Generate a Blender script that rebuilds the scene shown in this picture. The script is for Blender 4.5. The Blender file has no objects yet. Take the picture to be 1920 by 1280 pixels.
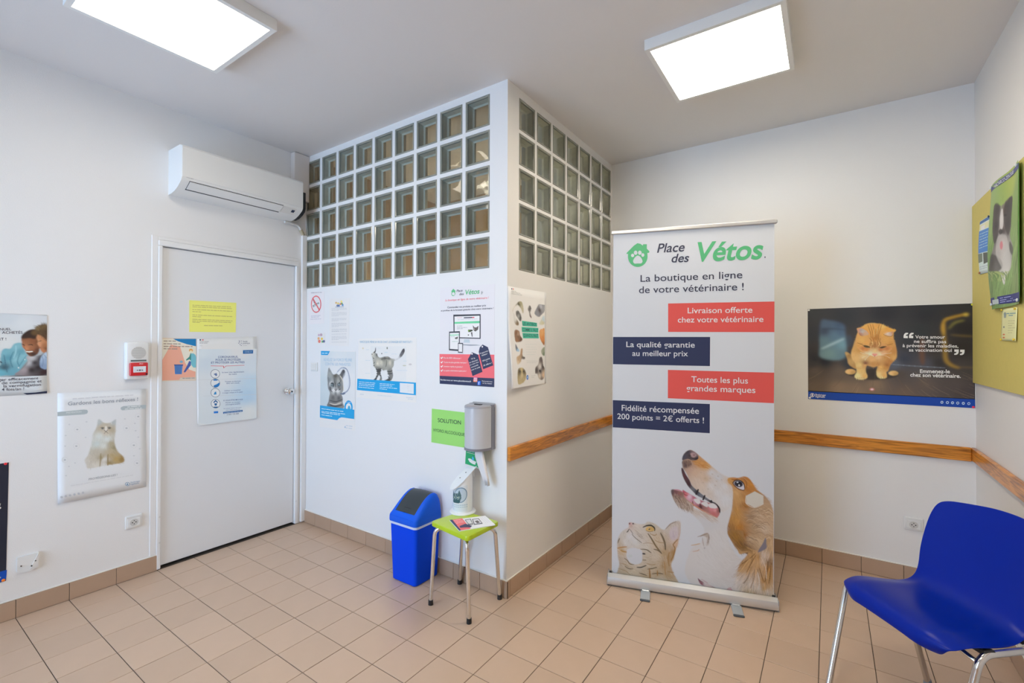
import bpy, bmesh, math, random
import numpy as np
from mathutils import Vector, Matrix
random.seed(7); rng = np.random.default_rng(7)
S = bpy.context.scene
COL = S.collection
R = math.radians

# ------------------------------------------------------------------ camera
F_PX, YAW, PITCH, ROLL, CAM_H = 868.472, 0.599611, 0.00691, 0.00265955, 1.40745
XL, Y1, XC, Y2, XR, H = -3.451, 2.1186, -1.4816, 3.6265, 0.6829, 2.8956
YB = -1.75                                   # rear wall (behind the camera)
FW = Vector((-math.sin(YAW)*math.cos(PITCH), math.cos(YAW)*math.cos(PITCH), math.sin(PITCH)))
_r = Vector((math.cos(YAW), math.sin(YAW), 0)); _u = _r.cross(FW)
RT = _r*math.cos(ROLL) + _u*math.sin(ROLL); UP = RT.cross(FW)
cam = bpy.data.objects.new('camera', bpy.data.cameras.new('camera'))
COL.objects.link(cam)
m = Matrix((RT, UP, -FW)).transposed().to_4x4(); m.translation = Vector((0, 0, CAM_H))
cam.matrix_world = m
cam.data.sensor_width = 36; cam.data.lens = F_PX*36/1920; cam.data.clip_start = 0.05
S.camera = cam

# ------------------------------------------------------------------ world, view, daylight
S.view_settings.view_transform = 'Standard'; S.view_settings.look = 'None'
S.view_settings.gamma = 1; S.view_settings.use_curve_mapping = False
S.view_settings.exposure = EXPOSURE = 0.0
w = bpy.data.worlds.new('world'); S.world = w; w.use_nodes = True
bg = w.node_tree.nodes['Background']; bg.inputs[0].default_value = (0.61, 0.86, 1.23, 1); bg.inputs[1].default_value = 8.5
LAMP_E = 8.0
LAMP_C = (1.03, 0.93, 0.76)
BACK_E = 17.0
WIN = (-3.3, -1.40, 0.30, 2.60)               # shop window in the rear wall: x0, x1, z0, z1
pl = bpy.data.objects.new('window_portal', bpy.data.lights.new('window_portal', 'AREA'))
pl.data.shape = 'RECTANGLE'; pl.data.size = WIN[1]-WIN[0]; pl.data.size_y = WIN[3]-WIN[2]
pl.data.cycles.is_portal = True
pl.location = ((WIN[0]+WIN[1])/2, YB-0.1, (WIN[2]+WIN[3])/2); pl.rotation_euler = (R(90), 0, 0)
COL.objects.link(pl)
S.cycles.max_bounces = 10; S.cycles.diffuse_bounces = 6; S.cycles.glossy_bounces = 4
S.cycles.transparent_max_bounces = 16; S.cycles.transmission_bounces = 6
S.cycles.sample_clamp_indirect = 6; S.cycles.caustics_reflective = False; S.cycles.caustics_refractive = False
S.cycles.use_denoising = True

# ------------------------------------------------------------------ helpers
def lin(c):
    c = c/255.0
    return c/12.92 if c <= 0.04045 else ((c+0.055)/1.055)**2.4
def rgb(r, g, b): return (lin(r), lin(g), lin(b), 1.0)
GAIN = 1.30                                   # paper colour measured in the photo -> albedo
GAINS = {'L': (1.31, 1.27, 1.17), 'D': (1.31, 1.27, 1.17), 'B': (1.28, 1.18, 1.05), 'G': (1.28, 1.18, 1.05), 'C': (1.42, 1.55, 1.70), 'K': (1.44, 1.52, 1.60), 'Y': (1.38, 1.48, 1.62), 'N': (1.0, 0.98, 0.93)}
CUR = ['']
def A(r, g, b): return np.array([min(0.90, lin(v)*k) for v, k in zip((r, g, b), GAINS.get(CUR[0], (1.3, 1.3, 1.3)))])
MATS = {}
def mat(name, col, rough=0.5, metal=0.0, spec=0.5, bump=None, noise=None, coat=0.0, vcol=False, rnd=0.0, emit=None):
    if name in MATS: return MATS[name]
    M = bpy.data.materials.new(name); M.use_nodes = True
    nt = M.node_tree; b = nt.nodes['Principled BSDF']
    b.inputs['Base Color'].default_value = tuple(col[:3])+(1,)
    b.inputs['Roughness'].default_value = rough; b.inputs['Metallic'].default_value = metal
    b.inputs['Specular IOR Level'].default_value = spec; b.inputs['Coat Weight'].default_value = coat
    src = None
    if vcol:
        a = nt.nodes.new('ShaderNodeVertexColor'); a.layer_name = 'Print'
        src = a.outputs[0]; nt.links.new(src, b.inputs['Base Color'])
    if noise or rnd or bump:
        tc = nt.nodes.new('ShaderNodeTexCoord')
    if noise:                                 # (scale, amount)
        n = nt.nodes.new('ShaderNodeTexNoise'); n.inputs['Scale'].default_value = noise[0]; n.inputs['Detail'].default_value = 5
        nt.links.new(tc.outputs['Object'], n.inputs['Vector'])
        hs = nt.nodes.new('ShaderNodeHueSaturation'); hs.inputs['Color'].default_value = tuple(col[:3])+(1,)
        mr = nt.nodes.new('ShaderNodeMapRange'); mr.inputs['To Min'].default_value = 1-noise[1]; mr.inputs['To Max'].default_value = 1+noise[1]
        nt.links.new(n.outputs['Fac'], mr.inputs['Value']); nt.links.new(mr.outputs[0], hs.inputs['Value'])
        nt.links.new(hs.outputs[0], b.inputs['Base Color']); src = hs.outputs[0]
    if rnd:
        oi = nt.nodes.new('ShaderNodeObjectInfo')
        hs = nt.nodes.new('ShaderNodeHueSaturation')
        if src: nt.links.new(src, hs.inputs['Color'])
        else: hs.inputs['Color'].default_value = tuple(col[:3])+(1,)
        mr = nt.nodes.new('ShaderNodeMapRange'); mr.inputs['To Min'].default_value = 1-rnd; mr.inputs['To Max'].default_value = 1+rnd
        nt.links.new(oi.outputs['Random'], mr.inputs['Value']); nt.links.new(mr.outputs[0], hs.inputs['Value'])
        nt.links.new(hs.outputs[0], b.inputs['Base Color'])
    if bump:                                  # (scale, strength, distance)
        n = nt.nodes.new('ShaderNodeTexNoise'); n.inputs['Scale'].default_value = bump[0]; n.inputs['Detail'].default_value = 4
        nt.links.new(tc.outputs['Object'], n.inputs['Vector'])
        bp = nt.nodes.new('ShaderNodeBump'); bp.inputs['Strength'].default_value = bump[1]; bp.inputs['Distance'].default_value = bump[2]
        nt.links.new(n.outputs['Fac'], bp.inputs['Height']); nt.links.new(bp.outputs[0], b.inputs['Normal'])
    if emit:
        b.inputs['Emission Color'].default_value = tuple(emit[:3])+(1,); b.inputs['Emission Strength'].default_value = emit[3]
    MATS[name] = M
    return M
def thin_glass(name, tint, gloss=0.12, rough=0.02, bump=None):
    M = bpy.data.materials.new(name); M.use_nodes = True; nt = M.node_tree
    nt.nodes.remove(nt.nodes['Principled BSDF']); out = nt.nodes['Material Output']
    t = nt.nodes.new('ShaderNodeBsdfTransparent'); t.inputs[0].default_value = tuple(tint)+(1,)
    g = nt.nodes.new('ShaderNodeBsdfGlossy'); g.inputs['Roughness'].default_value = rough
    fr = nt.nodes.new('ShaderNodeFresnel'); fr.inputs['IOR'].default_value = 1.5
    ad = nt.nodes.new('ShaderNodeMath'); ad.operation = 'ADD'; ad.inputs[1].default_value = gloss; ad.use_clamp = True
    mx = nt.nodes.new('ShaderNodeMixShader')
    nt.links.new(fr.outputs[0], ad.inputs[0]); nt.links.new(ad.outputs[0], mx.inputs[0])
    nt.links.new(t.outputs[0], mx.inputs[1]); nt.links.new(g.outputs[0], mx.inputs[2]); nt.links.new(mx.outputs[0], out.inputs[0])
    if bump:
        tc = nt.nodes.new('ShaderNodeTexCoord'); n = nt.nodes.new('ShaderNodeTexNoise'); n.inputs['Scale'].default_value = bump[0]
        n.inputs['Detail'].default_value = 1
        oi = nt.nodes.new('ShaderNodeObjectInfo'); va = nt.nodes.new('ShaderNodeVectorMath')
        nt.links.new(tc.outputs['Object'], va.inputs[0]); nt.links.new(oi.outputs['Location'], va.inputs[1])
        nt.links.new(va.outputs[0], n.inputs['Vector'])
        bp = nt.nodes.new('ShaderNodeBump'); bp.inputs['Strength'].default_value = bump[1]; bp.inputs['Distance'].default_value = bump[2]
        nt.links.new(n.outputs['Fac'], bp.inputs['Height']); nt.links.new(bp.outputs[0], g.inputs['Normal'])
    MATS[name] = M
    return M

def tag(o, label=None, cat=None, group=None, kind=None):
    if label: o['label'] = label
    if cat: o['category'] = cat
    if group: o['group'] = group
    if kind: o['kind'] = kind
    return o
def empty(name, loc=(0, 0, 0), rz=0, label=None, cat=None, group=None, M=None):
    o = bpy.data.objects.new(name, None); COL.objects.link(o); o.empty_display_size = 0.05
    if M is not None: o.matrix_world = M
    else: o.location = loc; o.rotation_euler = (0, 0, rz)
    return tag(o, label, cat, group)
def obj(name, bm, mats, parent=None, smooth=False, label=None, kind=None):
    me = bpy.data.meshes.new(name)
    if isinstance(bm, tuple): me.from_pydata(*bm)
    else:
        bm.to_mesh(me); bm.free()
    for x in (mats if isinstance(mats, (list, tuple)) else [mats]): me.materials.append(x)
    if smooth: me.shade_smooth()
    o = bpy.data.objects.new(name, me); COL.objects.link(o)
    if parent: o.parent = parent
    return tag(o, label, kind=kind)
def smooth_angle(o, a=40):
    me = o.data; me.shade_smooth()
    bm = bmesh.new(); bm.from_mesh(me)
    for e in bm.edges:
        if len(e.link_faces) == 2 and e.calc_face_angle(0) > R(a): e.smooth = False
    bm.to_mesh(me); bm.free()
    return o
def box(bm, x0, x1, y0, y1, z0, z1, bev=0.0, mi=0, seg=1):
    r = bmesh.ops.create_cube(bm, size=1.0)
    vs = r['verts']
    for v in vs:
        v.co = Vector(((x0+x1)/2+v.co.x*(x1-x0), (y0+y1)/2+v.co.y*(y1-y0), (z0+z1)/2+v.co.z*(z1-z0)))
    fs = list({f for v in vs for f in v.link_faces})
    for f in fs: f.material_index = mi
    if bev:
        es = list({e for v in vs for e in v.link_edges})
        bmesh.ops.bevel(bm, geom=es, offset=bev, segments=seg, affect='EDGES', profile=0.5, material=-1)
    return bm
def bx(*a, **k): return box(bmesh.new(), *a, **k)
def cyl(bm, p0, p1, r0, r1=None, n=16, caps=True, mi=0):
    p0, p1 = Vector(p0), Vector(p1); r1 = r0 if r1 is None else r1
    d = (p1-p0).normalized(); a = d.orthogonal().normalized(); b = d.cross(a)
    L = [[bm.verts.new(p+(a*math.cos(t)+b*math.sin(t))*r) for t in [2*math.pi*i/n for i in range(n)]] for p, r in ((p0, r0), (p1, r1))]
    fs = [bm.faces.new((L[0][i], L[0][(i+1) % n], L[1][(i+1) % n], L[1][i])) for i in range(n)]
    if caps: fs += [bm.faces.new(L[0][::-1]), bm.faces.new(L[1])]
    for f in fs: f.material_index = mi
    return bm
def tube(bm, pts, r, n=12, mi=0, caps=True):
    pts = [Vector(p) for p in pts]; rs = r if isinstance(r, (list, tuple)) else [r]*len(pts)
    rings = []; a = None
    for i, p in enumerate(pts):
        d = (pts[min(i+1, len(pts)-1)]-pts[max(i-1, 0)]).normalized()
        a = d.orthogonal().normalized() if a is None else (a-d*a.dot(d)).normalized()
        b = d.cross(a)
        rings.append([bm.verts.new(p+(a*math.cos(2*math.pi*k/n)+b*math.sin(2*math.pi*k/n))*rs[i]) for k in range(n)])
    for A0, B0 in zip(rings, rings[1:]):
        for k in range(n): bm.faces.new((A0[k], A0[(k+1) % n], B0[(k+1) % n], B0[k])).material_index = mi
    if caps: bm.faces.new(rings[0][::-1]).material_index = mi; bm.faces.new(rings[-1]).material_index = mi
    return bm
def bend(pts, rad, seg=6):
    """polyline with rounded corners"""
    pts = [Vector(p) for p in pts]; out = [pts[0]]
    for a, b, c in zip(pts, pts[1:], pts[2:]):
        u, v = (a-b).normalized(), (c-b).normalized(); ra = min(rad, (a-b).length*.45, (c-b).length*.45)
        for i in range(seg+1):
            t = i/seg; out.append((b+u*ra)*(1-t)**2 + b*2*t*(1-t) + (b+v*ra)*t*t)
    return out+[pts[-1]]
def prism(bm, prof, axis, a0, a1, mi=0):
    """extrude closed 2-D profile; axis 'y': prof=(x,z); 'x': prof=(y,z); 'z': prof=(x,y)"""
    def P(p, a): return {'y': (p[0], a, p[1]), 'x': (a, p[0], p[1]), 'z': (p[0], p[1], a)}[axis]
    L0 = [bm.verts.new(P(p, a0)) for p in prof]; L1 = [bm.verts.new(P(p, a1)) for p in prof]; n = len(prof)
    fs = [bm.faces.new((L0[i], L0[(i+1) % n], L1[(i+1) % n], L1[i])) for i in range(n)]
    fs += [bm.faces.new(L0[::-1]), bm.faces.new(L1)]
    for f in fs: f.material_index = mi
    bmesh.ops.recalc_face_normals(bm, faces=fs)
    return bm
def lathe(bm, prof, c=(0, 0), n=32, mi=0):
    rings = [[bm.verts.new((c[0]+r*math.cos(2*math.pi*k/n), c[1]+r*math.sin(2*math.pi*k/n), z)) for k in range(n)] for r, z in prof]
    for A0, B0 in zip(rings, rings[1:]):
        for k in range(n): bm.faces.new((A0[k], A0[(k+1) % n], B0[(k+1) % n], B0[k])).material_index = mi
    bm.faces.new(rings[0][::-1]).material_index = mi; bm.faces.new(rings[-1]).material_index = mi
    return bm

# planes: origin, right, up, normal (towards the room)
Z3 = Vector((0, 0, 1))
BA, BBp = Vector((-1.062, 2.573, 0)), Vector((-.237, 2.819, 0)); BD = (BBp-BA).normalized(); BN = Vector((BD.y, -BD.x, 0))
PL = {'L': (Vector((XL, 0, 0)), Vector((0, 1, 0)), Z3, Vector((1, 0, 0))),
      'D': (Vector((XL-0.010, 0, 0)), Vector((0, 1, 0)), Z3, Vector((1, 0, 0))),
      'B': (Vector((0, Y1, 0)), Vector((1, 0, 0)), Z3, Vector((0, -1, 0))),
      'C': (Vector((XC, 0, 0)), Vector((0, 1, 0)), Z3, Vector((1, 0, 0))),
      'K': (Vector((0, Y2, 0)), Vector((1, 0, 0)), Z3, Vector((0, -1, 0))),
      'R': (Vector((XR, 0, 0)), Vector((0, -1, 0)), Z3, Vector((-1, 0, 0))),
      'N': (BA-BN*.04, BD, Z3, BN)}
def ray(px, py): return FW + RT*((px-960)/F_PX) - UP*((py-640)/F_PX)
def loc(P, px, py, off=0.0):
    """photo position -> (s, t) on plane P"""
    o, u, v, n = PL[P]; d = ray(px, py); c = Vector((0, 0, CAM_H))
    h = c + d*((o+n*off-c).dot(n)/d.dot(n)) - o
    return h.dot(u), h.dot(v)

# ------------------------------------------------------------------ materials
WALL = mat('wall_paint', (0.795, 0.785, 0.77), 0.62, spec=0.3, bump=(260, 0.25, 0.002))
CEIL = mat('ceiling_paint', (0.74, 0.72, 0.71), 0.8, spec=0.2, bump=(180, 0.15, 0.002))
WHITE = mat('white_lacquer', (0.80, 0.80, 0.79), 0.35)
DOORM = mat('door_paint', (0.76, 0.77, 0.78), 0.38, bump=(60, 0.05, 0.002))
GROUT = mat('grout', (0.085, 0.062, 0.045), 0.9)
def tile_mat(name, col, rough):
    M = mat(name, col, rough, noise=(9, 0.05)); nt = M.node_tree; b = nt.nodes['Principled BSDF']
    oi = nt.nodes.new('ShaderNodeObjectInfo'); hs = nt.nodes.new('ShaderNodeHueSaturation')
    src = b.inputs['Base Color'].links[0].from_socket
    mr = nt.nodes.new('ShaderNodeMapRange'); mr.inputs['To Min'].default_value = .96; mr.inputs['To Max'].default_value = 1.04
    nt.links.new(oi.outputs['Random'], mr.inputs['Value']); nt.links.new(src, hs.inputs['Color']); nt.links.new(mr.outputs[0], hs.inputs['Value'])
    nt.links.new(hs.outputs[0], b.inputs['Base Color'])
    tc = [n for n in nt.nodes if n.type == 'TEX_COORD'][0]
    n = nt.nodes.new('ShaderNodeTexNoise'); n.inputs['Scale'].default_value = 160
    nt.links.new(tc.outputs['Object'], n.inputs['Vector'])
    bp = nt.nodes.new('ShaderNodeBump'); bp.inputs['Strength'].default_value = 0.12; bp.inputs['Distance'].default_value = 0.001
    nt.links.new(n.outputs['Fac'], bp.inputs['Height']); nt.links.new(bp.outputs[0], b.inputs['Normal'])
    return M
TILE = tile_mat('floor_tile', (0.565, 0.405, 0.29), 0.34)
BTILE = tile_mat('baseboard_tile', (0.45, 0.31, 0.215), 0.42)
CAULK = mat('caulk', (0.78, 0.74, 0.68), 0.6)
CHROME = mat('chrome', (0.78, 0.77, 0.75), 0.16, metal=1.0)
ALU = mat('brushed_aluminium', (0.70, 0.70, 0.70), 0.34, metal=0.85)
BLACK = mat('black_plastic', (0.012, 0.012, 0.014), 0.45)
PLASTIC = mat('white_plastic', (0.78, 0.78, 0.76), 0.35)
CREAMP = mat('cream_plastic', (0.74, 0.72, 0.68), 0.4)

# ------------------------------------------------------------------ room shell
T = .12
obj('floor', bx(XL-T, XR+T, YB-T, Y2+T, -.12, -.0025), GROUT, kind='structure')
floor = bpy.data.objects['floor']
obj('ceiling', bx(XL-T, XR+T, YB-T, Y2+T, H, H+.1), CEIL, kind='structure')
DY0, DY1, DZ = 1.158, 2.037, 2.020          # door opening
b = bmesh.new()
box(b, XL-T, XL, YB-T, DY0-.02, 0, H); box(b, XL-T, XL, DY1+.02, Y2+T, 0, H); box(b, XL-T, XL, DY0-.02, DY1+.02, DZ+.02, H)
obj('wall_left', b, WALL, kind='structure')
obj('wall_right', bx(XR, XR+T, YB-T, Y2+T, 0, H), WALL, kind='structure')
obj('wall_back', bx(XL, XR, Y2, Y2+T, 0, H), WALL, kind='structure')
b = bmesh.new()
box(b, XL, WIN[0], YB-T, YB, 0, H); box(b, WIN[1], XR, YB-T, YB, 0, H)
box(b, WIN[0], WIN[1], YB-T, YB, 0, WIN[2]); box(b, WIN[0], WIN[1], YB-T, YB, WIN[3], H)
obj('wall_rear', b, WALL, kind='structure')
b = bmesh.new()
FRM = mat('window_frame', (0.7, 0.7, 0.7), .4)
for x in (WIN[0], (WIN[0]+WIN[1])/2-.025, WIN[1]-.05): box(b, x, x+.05, YB-.09, YB-.03, WIN[2], WIN[3])
for z in (WIN[2], WIN[3]-.05): box(b, WIN[0], WIN[1], YB-.09, YB-.03, z, z+.05)
win = obj('window_1', b, FRM, kind='structure')
obj('pane', bx(WIN[0], WIN[1], YB-.063, YB-.057, WIN[2], WIN[3]), thin_glass('window_glass', (.97, .98, .98), 0.0), win)

# the partition block with the glass bricks
BX = [-1.607-.2062*k for k in range(9)]     # right edge of each column on the front face
BZ = [2.852-.2058*k for k in range(5)]      # top edge of each row
CY = [2.235+.1982*k for k in range(7)]      # near edge of each column on the side face
CZ = [2.843-.2045*k for k in range(5)]
BW, BH, CW, CH = .181, .181, .178, .185
TB = .10
def lattice(bm, put, u0, u1, cells_u, cells_v, w_, h_, z0, z1):
    """wall with rectangular holes; put(u0,u1,z0,z1) adds a slab"""
    us = sorted(cells_u); vs = sorted([t-h_ for t in cells_v])
    put(u0, u1, z0, vs[0]); put(u0, u1, vs[-1]+h_, z1)
    for a, b_ in zip(vs, vs[1:]): put(u0, u1, a+h_, b_)
    for v in vs:
        e = u0
        for u in us: put(e, u, v, v+h_); e = u+w_
        if e < u1: put(e, u1, v, v+h_)
b = bmesh.new()
lattice(b, lambda a, c, z, y: box(b, a, c, Y1, Y1+TB, z, y), XL, XC, [x-BW for x in BX], BZ, BW, BH, 0, H)
wm = obj('wall_middle', b, WALL, kind='structure')
b = bmesh.new()
lattice(b, lambda a, c, z, y: box(b, XC-TB, XC, a, c, z, y), Y1+TB, Y2, CY, CZ, CW, CH, 0, H)
ws = obj('wall_side', b, WALL, kind='structure')
GEDGE = mat('glass_edge', (0.275, 0.28, 0.235), 0.2, spec=0.7, coat=0.5)
GSIDE = mat('glass_inner_side', (0.70, 0.71, 0.63), 0.3, spec=0.7, noise=(30, 0.15))
GFRONT = thin_glass('glass_front', (.93, .96, .93), 0.02, 0.06, bump=(5, 0.55, 0.05))
GBACK = thin_glass('glass_back', (.80, .84, .78), 0.04, 0.08, bump=(7, 0.6, 0.03))
def block_mesh(wd, ht):
    """glass brick, local x right, y into the wall, z up, origin at lower left front"""
    bm = bmesh.new(); e = .009; D = .054
    def ring(i, y): return [bm.verts.new(p) for p in ((i, y, i), (wd-i, y, i), (wd-i, y, ht-i), (i, y, ht-i))]
    r = [ring(0, .02), ring(0, .002), ring(.004, -.003), ring(e, -.003), ring(e+.004, .002), ring(e+.006, .008), ring(e+.008, D-.010), ring(e+.015, D)]
    for j, (p, q) in enumerate(zip(r, r[1:])):
        for k in range(4): bm.faces.new((p[k], p[(k+1) % 4], q[(k+1) % 4], q[k])).material_index = 0 if j < 5 else 1
    # curved front pane 5x5
    n = 5; g = [[None]*(n+1) for _ in range(n+1)]
    for i in range(n+1):
        for j in range(n+1):
            u, v = i/n, j/n; k = e+.004
            g[i][j] = bm.verts.new((k+u*(wd-2*k), .002-.006*math.sin(math.pi*u)*math.sin(math.pi*v), k+v*(ht-2*k)))
    for i in range(n):
        for j in range(n):
            f = bm.faces.new((g[i][j], g[i+1][j], g[i+1][j+1], g[i][j+1])); f.material_index = 2; f.smooth = True
    f = bm.faces.new([bm.verts.new(v.co) for v in r[-1]]); f.material_index = 3
    me = bpy.data.meshes.new('glass_brick'); bm.to_mesh(me); bm.free()
    for M in (GEDGE, GSIDE, GFRONT, GBACK): me.materials.append(M)
    return me
mB = block_mesh(BW, BH); mC = block_mesh(CW, CH)
for z in BZ:
    for x in BX:
        o = bpy.data.objects.new('glass_brick', mB); COL.objects.link(o); o.parent = wm
        o.location = (x-BW, Y1+.001, z-BH)
for z in CZ:
    for y in CY:
        o = bpy.data.objects.new('glass_brick', mC); COL.objects.link(o); o.parent = ws
        o.location = (XC-.001, y, z-CH); o.rotation_euler = (0, 0, R(90))
# the small room behind the glass bricks, with an unseen lamp added to light it
b = bmesh.new(); OCH = mat('ochre_paint', (0.46, 0.33, 0.20), .6)
box(b, XL+.005, XL+.02, Y1+TB, Y2, 0, H); box(b, XL+.02, XC-TB, Y2-.02, Y2-.005, 0, H); box(b, XL+.02, XC-TB, Y1+TB, Y2-.02, .005, .02)
obj('wall_inner', b, OCH, kind='structure')
lampb = obj('inner_fill_light', bx(-2.8, -2.1, Y1+TB+.001, Y1+TB+.045, 1.25, 1.62, .005), mat('inner_fill_glow', (1, 1, 1), .5, emit=(1.0, .86, .66, BACK_E)))
tag(lampb, 'unseen flat lamp added to light the small room behind the glass bricks', 'lamp')

# floor tiles (20 cm, 3 mm joints)
GX, GY, GP = -0.03737, 2.36158, .203
def tile_mesh(wd, hd, t, name, ch=.0012):
    bm = bmesh.new(); a = [(0, 0), (wd, 0), (wd, hd), (0, hd)]; c = [(ch, ch), (wd-ch, ch), (wd-ch, hd-ch), (ch, hd-ch)]
    r = [[bm.verts.new((x, y, z)) for x, y in q] for q, z in ((a, -.004), (a, t-ch), (c, t))]
    for p, q in zip(r, r[1:]):
        for k in range(4): bm.faces.new((p[k], p[(k+1) % 4], q[(k+1) % 4], q[k]))
    bm.faces.new(r[-1]); me = bpy.data.meshes.new(name); bm.to_mesh(me); bm.free(); return me
tm = tile_mesh(.2, .2, .0, 'tile'); tm.materials.append(TILE)
cells = []
BBT = .011                                   # baseboard thickness
for i in range(-18, 5):
    for j in range(-21, 8):
        x0, y0 = GX+i*GP+.0015, GY+j*GP+.0015; x1, y1 = x0+.2, y0+.2
        x0, x1 = max(x0, XL+.002), min(x1, XR-.002); y0, y1 = max(y0, YB+.002), min(y1, Y2-.002)
        if x1-x0 < .012 or y1-y0 < .012: continue
        if x1 <= XC+.012 and y1 > Y1:        # cut round the partition
            if y0 > Y1-.012: continue
            y1 = Y1-.001
        elif x0 < XC and y0 > Y1-.1: x0 = XC+.001
        if x1-x0 < .012 or y1-y0 < .012: continue
        c = Vector(((x0+x1)/2, (y0+y1)/2, -CAM_H)); d = c.dot(FW)
        vis = False; size = 0
        if d > .3:
            px, py = 960+F_PX*c.dot(RT)/d, 640-F_PX*c.dot(UP)/d
            vis = -90 < px < 2010 and py < 1370; size = 1/d
        cells.append((vis, size, x0, x1, y0, y1))
cells.sort(key=lambda c: (-c[0], -c[1]))
rest = bmesh.new(); nt_ = 0
for vis, size, x0, x1, y0, y1 in cells:
    if vis and nt_ < 300:
        nt_ += 1
        o = bpy.data.objects.new('tile', tm); COL.objects.link(o); o.parent = floor
        o.location = (x0, y0, random.uniform(-.0003, .0003)); o.scale = ((x1-x0)/.2, (y1-y0)/.2, 1)
    else: box(rest, x0, x1, y0, y1, -.004, 0)
obj('outer_tiles', rest, TILE, floor, kind='stuff')
print('tiles', nt_, len(cells))

# skirting: cut tiles in line with the floor joints
BBH = .094
def skirting(name, axis, a0, a1, g0, plane, sgn, flip=False):
    """axis 'x' or 'y' runs along; plane = wall coordinate; sgn = side of the room"""
    bm = bmesh.new(); lo, hi = min(plane, plane+sgn*.007), max(plane, plane+sgn*.007)
    if axis == 'x': box(bm, a0, a1, lo, hi, 0, BBH-.002)
    else: box(bm, lo, hi, a0, a1, 0, BBH-.002)
    # painted top seal
    bm2 = bmesh.new(); lo2, hi2 = min(plane, plane+sgn*.009), max(plane, plane+sgn*.009)
    base = obj(name, bm, GROUT, kind='structure')
    if axis == 'x': box(bm2, a0, a1, lo2, hi2, BBH, BBH+.006, .002)
    else: box(bm2, lo2, hi2, a0, a1, BBH, BBH+.006, .002)
    obj('seal', bm2, CAULK, base)
    k = math.floor((a0-g0)/GP); e = a0
    while e < a1-1e-4:
        n = min(a1, g0+(k+1)*GP)
        if n-e > .012:
            lo3, hi3 = min(plane, plane+sgn*BBT), max(plane, plane+sgn*BBT)
            bm3 = bmesh.new()
            if axis == 'x': box(bm3, e+.0012, n-.0012, lo3, hi3, .002, BBH+random.uniform(-.001, .001), .0008)
            else: box(bm3, lo3, hi3, e+.0012, n-.0012, .002, BBH+random.uniform(-.001, .001), .0008)
            obj('tile', bm3, BTILE, base)
        e = n; k += 1
    return base
skirting('baseboard_left', 'y', -.6, 1.140, GY, XL, 1)
skirting('baseboard_middle', 'x', XL+.012, XC+BBT, GX, Y1, -1)
skirting('baseboard_side', 'y', Y1, Y2, GY-.02, XC, 1)
skirting('baseboard_back', 'x', XC+.0075, XR-.012, GX, Y2, -1)
skirting('baseboard_right', 'y', .6, Y2, GY, XR, -1)

# wooden dado rails
def wood_mat():
    M = mat('varnished_pine', (0.5, .25, .08), 0.32, coat=.3); nt = M.node_tree; b = nt.nodes['Principled BSDF']
    tc = nt.nodes.new('ShaderNodeTexCoord'); mp = nt.nodes.new('ShaderNodeMapping'); mp.inputs['Scale'].default_value = (1.4, 1.4, 16)
    n = nt.nodes.new('ShaderNodeTexNoise'); n.inputs['Scale'].default_value = 3.2; n.inputs['Detail'].default_value = 6; n.inputs['Distortion'].default_value = 1.6
    cr = nt.nodes.new('ShaderNodeValToRGB'); cr.color_ramp.elements[0].position = .32; cr.color_ramp.elements[0].color = (.30, .10, .012, 1)
    cr.color_ramp.elements[1].position = .62; cr.color_ramp.elements[1].color = (.74, .29, .035, 1)
    nt.links.new(tc.outputs['Object'], mp.inputs[0]); nt.links.new(mp.outputs[0], n.inputs[0]); nt.links.new(n.outputs[0], cr.inputs[0]); nt.links.new(cr.outputs[0], b.inputs['Base Color'])
    return M
PINE = wood_mat(); RZ0, RZ1, RT_ = .757, .835, .02
obj('trim_1', bx(XC, XC+RT_, Y1+.004, Y2, RZ0, RZ1, .004), PINE, kind='structure')
obj('trim_2', bx(XC+RT_, XR-RT_, Y2-RT_, Y2, RZ0, RZ1, .004), PINE, kind='structure')
obj('trim_3', bx(XR-RT_, XR, .8, Y2, RZ0+.003, RZ1, .004), PINE, kind='structure')

# door in the left wall
dr = empty('door_1', (XL, DY0, 0)); tag(dr, 'plain white interior door with a chrome knob in the left wall', kind='structure')
def D(bm, x0, x1, y0, y1, z0, z1, **k): return box(bm, x0, x1, y0-DY0, y1-DY0, z0, z1, **k)
obj('leaf', D(bmesh.new(), -.050, -.010, DY0+.003, DY1-.003, .018, DZ-.003, bev=.002), DOORM, dr)
FRW = .024
for y0, y1, nm in ((DY0-FRW, DY0, 'jamb'), (DY1, DY1+FRW, 'jamb')):
    obj(nm, D(bmesh.new(), -.06, .012, y0, y1, .004, DZ+.0005, bev=.006, seg=3), WHITE, dr)
obj('head', D(bmesh.new(), -.06, .012, DY0-FRW, DY1+FRW, DZ+.001, DZ+.036, bev=.006, seg=3), WHITE, dr)
obj('backing', D(bmesh.new(), -.085, -.058, DY0-.02, DY1+.02, .0, DZ+.02), mat('dark_gap', (.03, .025, .02), .8), dr)
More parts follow.
